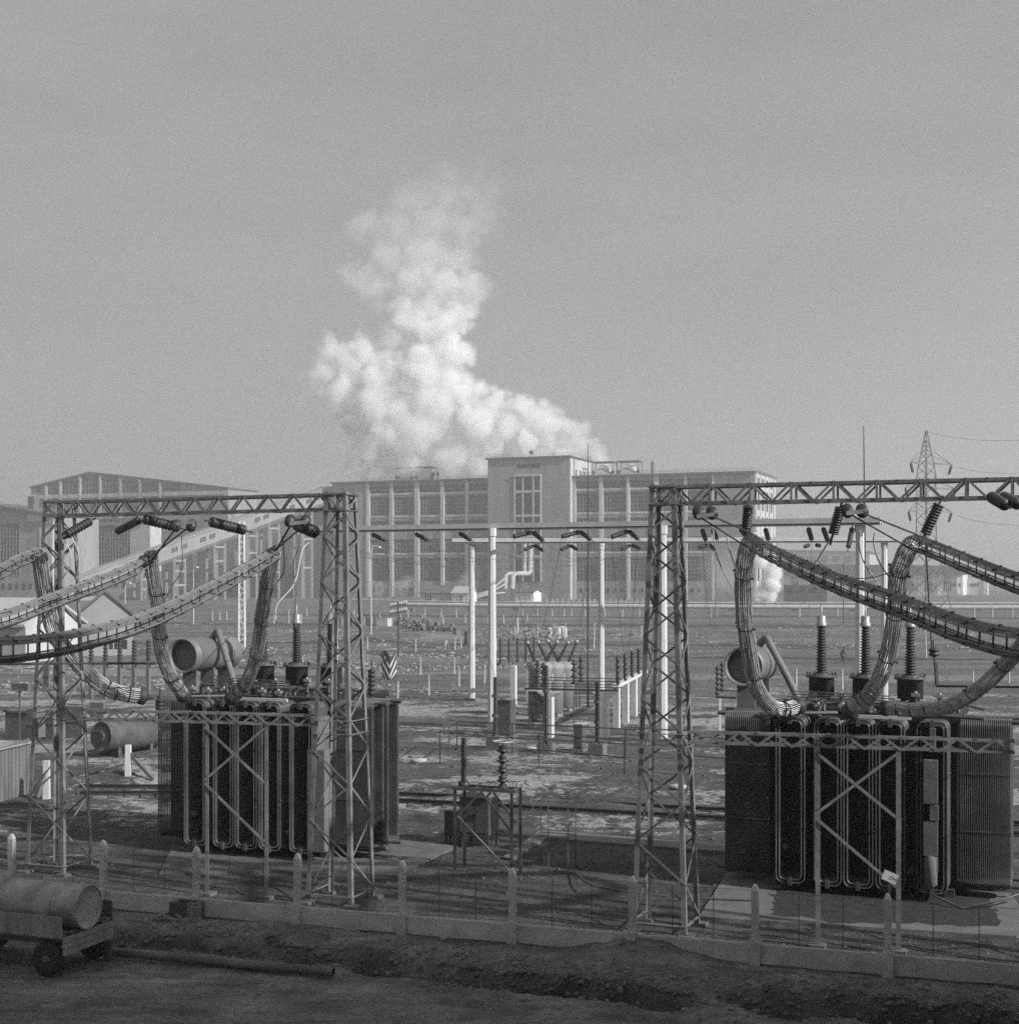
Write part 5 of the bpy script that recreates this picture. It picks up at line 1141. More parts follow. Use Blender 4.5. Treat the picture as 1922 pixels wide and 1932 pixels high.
for nm, xa, xb, ya, yb, g_ in (('pipeline', 485, 1300, 1161, 1168, .12), ('left field', 250, 480, 1166, 1166, .12), ('right field', 1340, 1930, 1164, 1169, .12)):
    qq = MB(); a_, b_ = gd(xa, ya), gd(xb, yb); qq.box(a_-V*.25-Z*.1, V*.5, b_-a_, Z*.45); o = qq.build('kerb_wall', M['conc']); tag(o, 'long low pale kerb under the posts, '+nm, 'kerb', 'field kerbs')

# braced corner posts by the tank
def braced(label, x_, yt, yb, arms):
    c = gd(x_, yb); t = thing('braced_post', label, 'post', c.copy(), None); h_ = (yb-yt)/FP*c.y; s = h_/2
    qq = MB(); qq.add([c+Vector((sx*w, sy*w, z_)) for w, z_ in ((.14, -.2), (.12, h_)) for sx, sy in ((-1, -1), (1, -1), (1, 1), (-1, 1))], [(0, 1, 5, 4), (1, 2, 6, 5), (2, 3, 7, 6), (3, 0, 4, 7), (4, 5, 6, 7)]); qq.build('post', M['concl'], t)
    for xa, ya, xb, yb2 in arms: qq = MB(); qq.bar(px(xa, ya, c.y), px(xb, yb2, c.y-.4), .16, .16); qq.build('strut', M['conc'], t)
    adopt(t)
braced('pale concrete post with slanting struts in front of the lying tank', 242, 1406, 1478, [(247, 1425, 289, 1471), (247, 1424, 318, 1414)])
braced('leaning strut post beside the corrugated wall', 88, 1436, 1508, [(88, 1452, 70, 1505)])
braced('leaning cattle-trestle post with two struts below the timber rack', 842, 1208, 1233, [(840, 1212, 830, 1232), (843, 1212, 848, 1230)])
braced('tall pale leaning post beside the dark cable in the middle field', 977, 1166, 1206, [(978, 1150, 972, 1172)])

# timber rack (plank stack on posts)
t = thing('timber_rack', 'long stack of bleached planks laid across posts in the middle field', 'timber stack', gd(835, 1228), None)
for k in range(5): qq = MB(); a_, b_ = px(788+4*k, 1205-1.4*k, 205), px(876-3*k, 1206-1.5*k, 205); qq.bar(a_+V*.3*k, b_+V*.3*k, .5, .16); qq.build('plank', M['woodl'], t)
adopt(t)
# heap of poles and branches
hp = MB(); hr = random.Random(21)
for k in range(260):
    c = px(hr.gauss(1010, 26), 1090, 235+hr.uniform(-14, 14)); c.z = max(0, hr.gauss(.5, .5)); d = Vector((hr.uniform(-1, 1), hr.uniform(-1, 1), hr.uniform(-.3, .45))); L_ = hr.uniform(.6, 2.6)
    hp.bar(c, c+d.normalized()*L_, hr.uniform(.06, .16))
o = hp.build('timber_heap', M['woodl']); tag(o, 'tangled heap of pale poles and offcuts beyond the breakers', 'timber heap', None, 'stuff')
for k, (x_, y_, r_) in enumerate(((1046, 1203, .6), (1052, 1204, .55), (1058, 1201, .7), (1063, 1203, .6), (1036, 1204, .5))):
    c = gd(x_, y_+2); qq = MB(); qq.lathe(c, Z, [(r_*.8, 0), (r_, .3), (r_, 1.5), (r_*.8, 1.8)], 10); o = qq.build('drum', M['pale']); tag(o, 'pale upright drum at the right end of the timber heap', 'drum', 'pale drums by the timber heap')

# standing and stacked concrete pipes
pp_ = MB(); ri, ro = .36, .46
def ringpipe(mb, L_=1.6, n_=14):
    vs = [Vector((math.cos(2*math.pi*k/n_)*r_, y_, math.sin(2*math.pi*k/n_)*r_)) for r_, y_ in ((ro, 0), (ro, L_), (ri, L_), (ri, 0)) for k in range(n_)]
    mb.add(vs, [(i*n_+k, i*n_+(k+1) % n_, ((i+1) % 4)*n_+(k+1) % n_, ((i+1) % 4)*n_+k) for i in range(4) for k in range(n_)], 0, False)
ringpipe(pp_); pproto = pp_.build('concrete_pipe', M['conc']); used = False
def cpipe(loc, up, label, group, sc=1.0, rz=0.37):
    global used
    if not used: o = pproto; used = True
    else: o = pproto.copy(); C.collection.objects.link(o)
    o.location = loc; o.rotation_euler = (R(90), 0, rz) if up else (0, 0, rz); o.scale = (sc, sc, sc); tag(o, label, 'pipe', group)
for k in range(17):
    x_ = 622+k*7.2; c = gd(x_, 1182); cpipe(c+V*hr.uniform(-.5, .5), True, 'short concrete pipe standing upright in the long row', 'upright concrete pipes', 1.15)
for k in range(46):
    row = 0 if k < 12 else (1 if k < 30 else 2); i = k-(0, 12, 30)[row]
    x_ = (738+i*6.2, 756+i*5.6, 782+i*4.4)[row]; y_ = (1178, 1186, 1191)[row]+hr.uniform(-1, 1.6); c = gd(x_, y_); c.z = .42+hr.choice((0, 0, .6)); cpipe(c, False, 'round concrete pipe lying with its dark end towards the yard', 'stacked concrete pipes', hr.uniform(.85, 1.05), -.1+hr.uniform(-.2, .2))
for x_, y_, nm in ((861, 1208, 'left'), (883, 1216, 'right')):
    c = gd(x_, y_); cpipe(c, True, 'single concrete pipe standing apart, '+nm+' one', None, 1.2)
kx = MB(); c = gd(735, 1183); kx.fb(c, -2.2, 0, -1, 1, 0, 1.6); kx.fb(c, -2.25, .05, -1.05, 1.05, 1.6, 1.68); o = kx.build('pale_crate', M['pale']); tag(o, 'pale boxy crate at the end of the upright pipe row', 'crate', None)

# chevron-striped plough stored upright
O = gd(731, 1284); t = thing('striped_plough', 'dark wedge-shaped plough blade with bold white chevron stripes', 'plough', O.copy(), None)
Yk = O.y; P0 = lambda x_, y_, dv=0: px(x_, y_, Yk+dv)
fold_t, fold_b = P0(735, 1240, -.4), P0(735, 1283, -.35)
lf = [P0(716, 1236), P0(726, 1226, -.1), fold_t, fold_b, P0(722, 1280)]; rt = [fold_t, P0(748, 1232, -.1), P0(747.5, 1281, -.1), fold_b]
qq = MB(); qq.prism(lf[::-1], Vector((0, .12, 0))); qq.prism(rt[::-1], Vector((0, .12, 0))); qq.build('blade', M['dsteel'], t)
def stripe(c4, u0, v0, u1, v1, w):
    tl, tr, bl, br = c4
    def P_(uu, vv): return (tl*(1-uu)+tr*uu)*(1-vv)+(bl*(1-uu)+br*uu)*vv
    n_ = (tr-tl).cross(bl-tl).normalized(); n_ = n_ if n_.y < 0 else -n_
    cl_ = lambda v_: max(0, min(1, v_)); qq = MB(); qq.prism([P_(u0, cl_(v0))+n_*.03, P_(u1, cl_(v1))+n_*.03, P_(u1, cl_(v1+w))+n_*.03, P_(u0, cl_(v0+w))+n_*.03], n_*.02); qq.build('stripe', M['white'], t)
L4 = (lf[0], fold_t, lf[4], fold_b); R4 = (fold_t, rt[1], fold_b, rt[2])
stripe(L4, .03, .05, .97, .80, .13); stripe(L4, .5, .0, .97, .38, .13); stripe(L4, .03, .55, .55, .98, .10)
stripe(R4, .03, .38, .97, -.1, .13); stripe(R4, .03, .80, .97, .25, .13); stripe(R4, .15, .98, .97, .62, .12)
qq = MB(); qq.box(P0(722, 1244, -.5), Vector((.36, -.05, 0)), Vector((0, .1, 0)), Vector((0, 0, -.28))); qq.build('lamp_hole', M['black'], t)
adopt(t)

# telegraph pole
c = gd(752, 1234); t = thing('telegraph_pole', 'thin telegraph pole with two crossarms full of white insulators', 'telegraph pole', c.copy(), None)
h_ = zof(1136, c.y); qq = MB(); qq.lathe(c, Z, [(.16, 0), (.11, h_)], 8); qq.build('pole', M['woodd'], t)
for z_ in (h_-.5, h_-1.4):
    qq = MB(); qq.bar(c+U*-1.2+Z*(z_-.2), c+U*1.2+Z*(z_+.25), .12); qq.build('crossarm', M['woodd'], t)
    for k in range(8): b = c+U*(-1.1+k*.31)+Z*(z_-.12+.058*k); qq = MB(); qq.lathe(b, Z, [(.05, 0), (.1, .1), (.1, .3), (.05, .42)], 6); qq.build('insulator', M['white'], t)
adopt(t)
# street lamps
def lamp(label, xb, yb, xt, yt, xa, Yk, m='pier'):
    b = px(xb, yb, Yk); b.z = 0; tp_ = px(xt, yt, Yk); t = thing('street_lamp', label, 'street lamp', b.copy(), 'thin street lamps')
    qq = MB(); arm = px(xa, yt+2, Yk); qq.tube([b, Vector((b.x, b.y, tp_.z-1.2)), tp_, arm], .09, 6, rs=[.14, .09, .07, .06]); qq.build('pole', M[m], t)
    qq = MB(); qq.lathe(arm+Z*.1, Z*-1, [(.08, 0), (.3, .15), (.3, .3), (.12, .42)], 8); qq.build('lamp_head', M[m], t); adopt(t)
lamp('lamp post with a long arm in front of the boiler house', 640+60, 1150, 703, 1030, 716, 230)
lamp('lamp post by the conveyor legs', 365, 1170, 366, 1068, 372, 300); lamp('lamp post at the foot of the glazed hall', 236, 1180, 239, 1098, 245, 260)
# masts
for x_, y0, y1, Yk, nm in ((1109, 835, 1000, 110, 'beside the stair tower'), (1631, 804, 1000, 86, 'rising above the right gantry'), (1591, 1060, 1170, 300, 'in the right field')):
    qq = MB(); a_ = px(x_, y1, Yk); b_ = px(x_-(2 if x_ > 1600 else 0), y0, Yk); base = Vector((a_.x, a_.y, 0)); qq.tube([base, a_, b_], .04, 6, rs=[.1, .06, .025] if Yk < 200 else [.15, .12, .08]); o = qq.build('mast', M['dsteel']); tag(o, 'very thin lightning mast '+nm, 'mast', 'lightning masts')

# far pylon
Yp = 330; c = px(1747, HZ, Yp); c.z = 0; t = thing('power_pylon', 'tall lattice power pylon with three pairs of crossarms at the right', 'pylon', c.copy(), None)
Hp = zof(813, Yp); rot = Matrix.Rotation(.55, 3, 'Z'); ax, ay = rot @ Vector((1, 0, 0)), rot @ Vector((0, 1, 0))
def pw_(z_):
    ks = [(0, 4.2), (14, 2.2), (18, 1.55), (Hp-9.5, 1.45), (Hp, .08)]
    for (a_, wa), (b_, wb) in zip(ks, ks[1:]):
        if z_ <= b_: return wa+(wb-wa)*(z_-a_)/(b_-a_)
    return .08
zs = [0, 5, 9.5, 13]; 
while zs[-1] < Hp-1.5: zs.append(zs[-1]+max(1.0, pw_(zs[-1])*1.35))
zs[-1] = Hp
for sx, sy in ((-1, -1), (1, -1), (1, 1), (-1, 1)):
    qq = MB()
    for a_, b_ in zip(zs, zs[1:]): qq.bar(c+ax*sx*pw_(a_)+ay*sy*pw_(a_)+Z*a_, c+ax*sx*pw_(b_)+ay*sy*pw_(b_)+Z*b_, .22)
    qq.build('leg', M['steel'], t)
qq = MB()
for (s1, s2) in (((-1, -1), (1, -1)), ((1, -1), (1, 1)), ((1, 1), (-1, 1)), ((-1, 1), (-1, -1))):
    for k, (a_, b_) in enumerate(zip(zs, zs[1:])):
        A_, B_ = (s1, s2) if k % 2 else (s2, s1); qq.bar(c+ax*A_[0]*pw_(a_)+ay*A_[1]*pw_(a_)+Z*a_, c+ax*B_[0]*pw_(b_)+ay*B_[1]*pw_(b_)+Z*b_, .12)
        if k < 4: qq.bar(c+ax*B_[0]*pw_(a_)+ay*B_[1]*pw_(a_)+Z*a_, c+ax*A_[0]*pw_(b_)+ay*A_[1]*pw_(b_)+Z*b_, .12)
qq.build('bracing', M['steel'], t)
for yy, xl, xr_ in ((874, 1712, 1806), (921, 1700, 1815), (965, 1707, 1806)):
    z_ = zof(yy, Yp)
    for x_, s in ((xl, -1), (xr_, 1)):
        tip = c+ax*s*abs(x_-1747)/FP*Yp/ax.x+Z*z_; am = MB()
        for sy in (-1, 1): am.bar(c+ax*s*1.4+ay*sy*1.4+Z*z_, tip, .2); am.bar(c+ax*s*1.4+ay*sy*1.2+Z*(z_+2.4), tip, .14)
        am.build('crossarm', M['steel'], t)
        iq = MB(); iq.lathe(tip-Z*.1, Vector((-s*.25, .2, -1)), [(.1, 0), (.3, .3), (.3, 2.0), (.1, 2.4)], 8); iq.build('insulator', M['porc'], t)
adopt(t)
for k, (yy, ye) in enumerate(((874, 866), (922, 925), (966, 972), (815, 812))):
    wire(('upper', 'middle', 'lower', 'topmost')[k]+' line wire leaving the pylon to the right', px(1806 if k < 3 else 1747, yy+(8 if k < 3 else 0), Yp), px(2050, ye, Yp-60), 2.0, .035, g_='pylon line wires')

# ---------------- tanks, trailer and odds on the left ----------------
def drum_tank(name, label, a_, d, L_, r_, m, rings=(), cat='tank', end=True):
    t = thing(name, label, cat, Vector((a_.x, a_.y, max(0, a_.z-r_))), None); qq = MB()
    pr = [(.02, -.07), (r_*.6, -.045), (r_*.955, -.012), (r_*.96, -.03), (r_, -.03), (r_, .02), (r_, L_-.05), (r_*.9, L_+.02), (.02, L_+.06)]
    qq.lathe(a_, d, pr, 32); qq.build('shell', M[m], t)
    for s in rings: qq = MB(); qq.lathe(a_+d*s, d, [(r_, 0), (r_+.025, .005), (r_+.025, .08), (r_, .085)], 32); qq.build('band', M[m], t)
    return t
a_ = px(191, 1390, 79); d = (px(306, 1384, 83)-a_); L_ = d.length; d.normalize(); a_.z = 1.15
t = drum_tank('storage_tank', 'big grey cylindrical tank lying on saddles behind the left gantry tower', a_, d, 3.9, .80, 'radi', (3.6,))
qq = MB(); qq.lathe(a_-d*.07, -d, [(.34, 0), (.34, .05), (.3, .06)], 18); 
for k in range(6): b = a_-d*.1+(Z*math.cos(k*1.05)+d.cross(Z)*math.sin(k*1.05))*.22; qq.lathe(b, -d, [(.06, 0), (.06, .06)], 6)
qq.build('manhole', M['cab'], t)
for s in (.7, 3.1):
    qq = MB(); c = a_+d*s; n_ = d.cross(Z).normalized(); qq.box(Vector((c.x, c.y, -.1))-n_*.7-d*.12, n_*1.4, d*.24, Z*.62); qq.build('saddle', M['woodd'], t)
adopt(t)
# trailer with a tank
TO = Vector((-10.9, 35.5, 0)); t = thing('cart_trailer', 'old flat wooden trailer with a dropped tailboard in the lower left corner', 'trailer', TO.copy(), None)
qq = MB(); qq.fb(TO, -4.6, 0, .0, 1.95, .93, 1.0); qq.build('bed', M['woodd'], t)
qq = MB(); qq.fb(TO, -4.6, -.0, -.05, -.002, .98, 1.5); qq.build('side_board', M['wood'], t)
qq = MB(); qq.fb(TO, -4.6, -.0, 1.952, 2.0, .98, 1.5); qq.build('side_board', M['woodd'], t)
qq = MB(); 
for k in range(3): qq.fb(TO, .004+.002*k, .05, .0, 1.95, .56+.15*k, .695+.15*k)
qq.build('tailboard', M['wood'], t)
qq = MB(); qq.fb(TO, -4.6, -.1, .2, .35, .75, .93); qq.fb(TO, -4.6, -.1, 1.6, 1.75, .75, .93); qq.fb(TO, -.55, -.43, 0.1, 1.9, .42, .54); qq.fb(TO, -3.66, -3.54, .1, 1.9, .42, .54); qq.fb(TO, -.1, .1, 1.75, 1.85, 0, .55); qq.build('chassis', M['dsteel'], t)
for u_ in (-.49, -3.6):
    for v_ in (.0, 1.75):
        wc = TO+U*u_+V*v_+Z*.43; qq = MB(); qq.lathe(wc, V, [(.25, 0), (.37, -.02), (.43, .03), (.43, .17), (.37, .22), (.25, .2)], 24); w_ = qq.build('wheel', M['black'], t)
        qq = MB(); qq.lathe(wc+V*.03, V, [(.04, -.06), (.1, -.05), (.1, 0), (.2, .03), (.26, 0), (.26, .12)], 18)
        for k in range(6): b = wc+V*.0+(U*math.cos(k*1.047)+Z*math.sin(k*1.047))*.15; qq.lathe(b, V*-1, [(.02, -.04), (.02, .03)], 5)
        qq.build('rim', M['cab'], w_)
adopt(t)
a_ = TO+U*.04+V*.95+Z*1.56; t = drum_tank('trailer_tank', 'dented pale steel tank lying on the trailer in the lower left corner', a_, U*-1, 4.4, .545, 'tin', (.62, .75, 2.4)); adopt(t)
rr_ = random.Random(9)
rg = MB(); 
for k in range(9): c = TO+U*-.15+V*(.15+.2*k)+Z*1.0; rg.add([c+Vector((rr_.uniform(-.22, .22), rr_.uniform(-.12, .12), rr_.uniform(0, .12)*(j > 3))) for j in range(8)], [(0, 1, 2, 3), (4, 5, 6, 7), (0, 1, 5, 4), (1, 2, 6, 5), (2, 3, 7, 6), (3, 0, 4, 7)])
o = rg.build('rag', M['concd']); tag(o, 'crumpled pale sacking wedged under the tank on the trailer', 'sacking', None)
# steel pipe on the ground
qq = MB(); a_, b_ = gd(205, 1797, .16), gd(629, 1836, .13); dd = (b_-a_); pts = [a_+dd*k/8+Z*.01*math.sin(k) for k in range(9)]
qq.tube(pts, .115, 16, cap=False); qq.tube([p_ for p_ in pts], .10, 16, cap=False); o = qq.build('steel_pipe', M['radi']); tag(o, 'long rusty steel pipe lying on the ground beyond the trailer', 'pipe', None)
# crate and sticks by the fence
c = gd(352, 1735); t = thing('wooden_crate', 'small dark wooden crate standing against the fence plinth', 'crate', c.copy(), None)
qq = MB(); 
for k in range(3): qq.fb(c, -.42, .42, -.24, -.2, .02+.17*k, .17+.17*k); qq.fb(c, -.42, .42, .2, .24, .02+.17*k, .17+.17*k)
qq.build('slats', M['woodd'], t); qq = MB(); qq.fb(c, -.40, -.36, -.198, .198, .0, .52); qq.fb(c, .36, .40, -.198, .198, .0, .52); qq.fb(c, -.36, .36, -.198, .198, .0, .04); qq.build('ends', M['wood'], t)
qq = MB(); qq.fb(c, .2, .44, -.28, -.245, .0, .56); qq.build('batten', M['wood'], t); adopt(t)
for k, (xa, ya, xb, yb, w) in enumerate(((272, 1738, 322, 1722, .09), (300, 1727, 334, 1738, .06), (318, 1720, 340, 1732, .07), (1212, 1827, 1290, 1836, .1), (1225, 1832, 1270, 1830, .08))):
    qq = MB(); qq.bar(gd(xa, ya, .1), gd(xb, yb, .16), w); o = qq.build('offcut', M['woodl'] if k < 3 else M['wood']); tag(o, ('pale broken branch beside the crate', 'pale broken branch beside the crate', 'pale broken branch beside the crate', 'grey plank offcut at the fence plinth', 'grey plank offcut at the fence plinth')[k], 'offcut', 'branches by the crate' if k < 3 else 'planks by the plinth')
# corrugated wall and clutter far left
O = Vector((gd(-10, 1520).x, gd(-10, 1520).y, 0)); t = thing('board_wall', 'weathered vertical-board wall of a lean-to at the left edge', 'shed wall', O.copy(), None)
A_ = gd(-40, 1526); B_ = gd(58, 1497); d = (B_-A_); dn_ = d.normalized(); L_ = d.length; ht = zof(1425, A_.y); n_ = int(L_/.16); nn = dn_.cross(Z)
qq = MB()
for k in range(n_): qq.box(A_+dn_*(k*.16)+nn*(.02 if k % 2 else 0), dn_*.15, nn*.03, Z*(ht+(.25 if B_ else 0)*k/n_))
qq.build('boards', M['corr'], t); qq = MB(); qq.box(A_-dn_*.3-nn*-.15+Z*(ht+.02), dn_*(L_+.5), nn*-3.5, Z*.06); qq.build('roof', M['tin'], t); adopt(t)
for k, (x_, yt, yb, w, nm) in enumerate(((58, 1338, 1400, .5, 'pale pillar at the far left'), (95, 1340, 1396, .55, 'second pale pillar at the far left'), (140, 1333, 1394, 1.3, 'broad pale board behind the left gantry tower'), (184, 1326, 1362, 1.1, 'pale board right of the left gantry tower'), (88, 1256, 1300, .6, 'short white post stub at the far left'), (108, 1258, 1305, .7, 'second short white post stub at the far left'))):
    c = gd(x_, yb); qq = MB(); h_ = (yb-yt)/FP*c.y; qq.fb(c, -w/2, w/2, -.1, .1, -.1, h_); qq.fb(c, -w/2-.04, w/2+.04, -.14, -.1, h_*.5, h_*.5+.1); o = qq.build('panel', M['concd'] if k in (0, 1, 4, 5) else M['conc']); tag(o, nm, 'panel', None)
c = gd(42, 1395); qq = MB(); qq.fb(c, -1.2, .6, -.1, 2.2, .0, 1.6); qq.fb(c, -1.3, .7, -.2, 2.3, 1.6, 1.72); qq.fb(c, -.3, .9, -.6, -.3, 3.0, 3.4); qq.fb(c, .1, .2, -.45, -.4, 0, 3.0); o = qq.build('site_hut', M['concd']); tag(o, 'low site hut with a bright white signboard above it at the far left', 'hut', None)
# loose stones
def stone_mesh(seed):
    r3 = random.Random(seed); mb = MB(); n_ = 7; pr = [(.05, -.5), (.7, -.35), (1, 0), (.75, .35), (.1, .5)]
    vs = [Vector((math.cos(2*math.pi*k/n_)*a_*r3.uniform(.8, 1.2), math.sin(2*math.pi*k/n_)*a_*.8*r3.uniform(.8, 1.2), b_*r3.uniform(.8, 1.2))) for a_, b_ in pr for k in range(n_)]
    mb.add(vs, [(i*n_+k, i*n_+(k+1) % n_, (i+1)*n_+(k+1) % n_, (i+1)*n_+k) for i in range(4) for k in range(n_)]+[tuple(range(n_))[::-1], tuple(range(4*n_, 5*n_))], 0, True); return mb
base_st = [stone_mesh(s).build('loose_stone', M['stone']) for s in (1, 2, 3)]
sr = random.Random(4)
spots = [(1292, 1916, .11), (1345, 1917, .15), (1375, 1925, .07), (1192, 1818, .12), (1450, 1810, .1), (1385, 1852, .1), (835, 1788, .12), (1015, 1765, .08), (1205, 1782, .08), (1170, 1805, .1), (1210, 1800, .09), (1105, 1868, .1)]
spots += [(sr.uniform(230, 1900), sr.uniform(1850, 1930), sr.uniform(.03, .09)) for k in range(22)]+[(sr.uniform(1080, 1320), sr.uniform(1780, 1815), sr.uniform(.03, .08)) for k in range(26)]
spots += [(sr.uniform(400, 1900), sr.uniform(1770, 1850), sr.uniform(.02, .06)) for k in range(20)]+[(sr.uniform(620, 780), sr.uniform(1600, 1650), sr.uniform(.05, .12)) for k in range(14)]
for k, (x_, y_, s) in enumerate(spots):
    c = gd(x_, y_)
    if k < 3: o = base_st[k]
    else: o = base_st[k % 3].copy(); C.collection.objects.link(o)
    c.z = gh(c.x, c.y)+s*.2; o.location = c; o.scale = (s, s, s*.8); o.rotation_euler = (0, 0, sr.uniform(0, 6)); tag(o, 'loose pale stone lying on the dark earth', 'stone', 'loose stones on the earth')
# folded white cloth-like slab lumps in the middle yard
for k, (x_, y_, w, l_) in enumerate(((1290-0, 1490, .5, .4), (1005, 1417, .5, .4), (790, 1440, .5, .4))):
    c = gd(x_ if k else 1280, y_); mb = stone_mesh(30+k); o = mb.build('snow_lump', M['conc2']); o.location = c+Z*.1; o.scale = (w, l_, .3); tag(o, ('lump of snow beside the right gantry tower', 'lump of snow before the left tall post insulator', 'lump of snow right of the left-hand transformer')[k], 'snow lump', None)
# hoses and low cable on the ground
qq = MB(); qq.tube(spline([gd(1080, 1640, .1), gd(1110, 1668, .3), gd(1160, 1680, .25), gd(1260, 1692, .15), gd(1420, 1700, .1)], 8), .03, 6); o = qq.build('ground_cable', M['woodd']); tag(o, 'thick cable snaking over the ground behind the fence', 'cable', None)
# glazed telephone-box-like frame right of the switch stand
O = gd(1005, 1640); t = thing('glass_cage', 'slim pale wire cage standing right of the switch stand', 'cage', O.copy(), None)
for a_, b_ in ((0, 0), (1.25, 0), (0, .8), (1.25, .8), (.55, 0)): qq = MB(); cc = O+U*a_+V*b_; qq.bar(cc-Z*.1, cc+Z*2.3, .035); qq.build('post', M['radi'], t)
for z_ in (1.1, 2.3):
    qq = MB()
    for p_, q2 in (((0, 0), (1.25, 0)), ((1.25, 0), (1.25, .8)), ((1.25, .8), (0, .8)), ((0, .8), (0, 0))): qq.bar(O+U*p_[0]+V*p_[1]+Z*z_, O+U*q2[0]+V*q2[1]+Z*z_, .03)
    qq.build('rail', M['radi'], t)
adopt(t)

# ---------------- cyclists ----------------
def cyclist(label, x_, y_, heading, dark='cloth'):
    c = gd(x_, y_); t = thing('bicycle', 'bicycle under the '+label.split(' bending')[0].split(' riding')[0]+(', right of centre' if 'bending' in label else ', behind the right gantry tower'), 'bicycle', c.copy(), 'bicycles'); d = Vector((math.cos(heading), math.sin(heading), 0)); s = Z.cross(d)
    for k, nm in ((-.52, 0), (.52, 1)):
        wc = c+d*k+Z*.34; qq = MB(); qq.tube([wc+(d*math.cos(a_*.393)+Z*math.sin(a_*.393))*.33 for a_ in range(17)], .018, 5, cap=False); w_ = qq.build('wheel', M['black'], t)
        qq = MB()
        for j in range(6): a_ = j*.524; qq.tube([wc-(d*math.cos(a_)+Z*math.sin(a_))*.32, wc+(d*math.cos(a_)+Z*math.sin(a_))*.32], .003, 3)
        qq.build('spokes', M['steel'], w_)
    bb, seat, head = c+Z*.3, c-d*.18+Z*.85, c+d*.38+Z*.82; rh, fh = c-d*.52+Z*.34, c+d*.52+Z*.34
    qq = MB()
    for p_, q2 in ((bb, seat), (seat+Z*-.1, head), (bb, head-Z*.1), (rh, bb), (rh, seat-Z*.1), (fh, head+Z*.08)): qq.tube([p_, q2], .018, 6)
    qq.build('frame', M['dsteel'], t); hb = head+Z*.2; qq = MB(); qq.tube([hb-s*.28-d*.1, hb-s*.2, hb+s*.2, hb+s*.28-d*.1], .015, 5); qq.tube([head, hb], .015, 5); qq.build('handlebar', M['steel'], t)
    qq = MB(); qq.add([seat+v_ for v_ in (d*.12, s*.08-d*.12, -s*.08-d*.12, d*.12-Z*.05, s*.08-d*.12-Z*.05, -s*.08-d*.12-Z*.05)], [(0, 1, 2), (5, 4, 3), (0, 3, 4, 1), (1, 4, 5, 2), (2, 5, 3, 0)]); qq.build('saddle', M['black'], t); adopt(t)
    # rider: one continuous skinned body
    J = [seat+Z*.08, seat+d*.08+Z*.32, seat+d*.22+Z*.55, seat+d*.30+Z*.66, seat+d*.36+Z*.80, seat+d*.37+Z*.90]
    E_ = [(0, 1), (1, 2), (2, 3), (3, 4), (4, 5)]; Rr = [.15, .15, .17, .065, .10, .08]
    for sg_ in (-1, 1):
        b0 = len(J); J += [seat+d*.24+Z*.55+s*sg_*.17, seat+d*.38+Z*.33+s*sg_*.22, hb+s*sg_*.24-d*.06, hb+s*sg_*.24+d*.02]; E_ += [(2, b0), (b0, b0+1), (b0+1, b0+2), (b0+2, b0+3)]; Rr += [.075, .055, .04, .035]
        kn = (.42, .52) if sg_ > 0 else (.3, .36); fo = bb+Z*(.13 if sg_ > 0 else -.13)+s*sg_*.12+d*(.08 if sg_ > 0 else -.05)
        b0 = len(J); J += [seat+Z*.05+s*sg_*.1, seat+d*kn[0]+Z*(-.12 if sg_ > 0 else -.3)+s*sg_*.12, fo, fo+d*.14]; E_ += [(0, b0), (b0, b0+1), (b0+1, b0+2), (b0+2, b0+3)]; Rr += [.1, .075, .05, .04]
    me = bpy.data.meshes.new('person'); me.from_pydata([tuple(j-c) for j in J], E_, []); o = bpy.data.objects.new('person', me); C.collection.objects.link(o); o.location = c
    md = o.modifiers.new('skin', 'SKIN'); 
    if not me.skin_vertices: bpy.context.view_layer.objects.active = o
    for i, r_ in enumerate(Rr): me.skin_vertices[0].data[i].radius = (r_, r_)
    me.skin_vertices[0].data[0].use_root = True
    sb_ = o.modifiers.new('sub', 'SUBSURF'); sb_.levels = sb_.render_levels = 1; me.materials.append(M[dark])
    tag(o, label, 'person', None)
    qq = MB(); hd_ = J[5]+d*.06-Z*.02; qq.lathe(hd_-Z*.12, Z, [(.04, 0), (.07, .04), (.085, .12), (.07, .2)], 10); h2 = qq.build('face', M['skin'], None); h2.parent = o; h2.matrix_parent_inverse = Matrix.Translation(c).inverted()
    qq = MB(); qq.lathe(hd_+Z*.04-d*.02, Z, [(.13, 0), (.115, .03), (.1, .1), (.03, .14)], 10); h3 = qq.build('cap', M[dark], None); h3.parent = o; h3.matrix_parent_inverse = Matrix.Translation(c).inverted()
cyclist('person in dark clothes bending over a bicycle in the field right of centre', 1589, 1252, .25)
cyclist('person in dark clothes riding towards the yard behind the right gantry tower', 1236, 1248, 1.2)

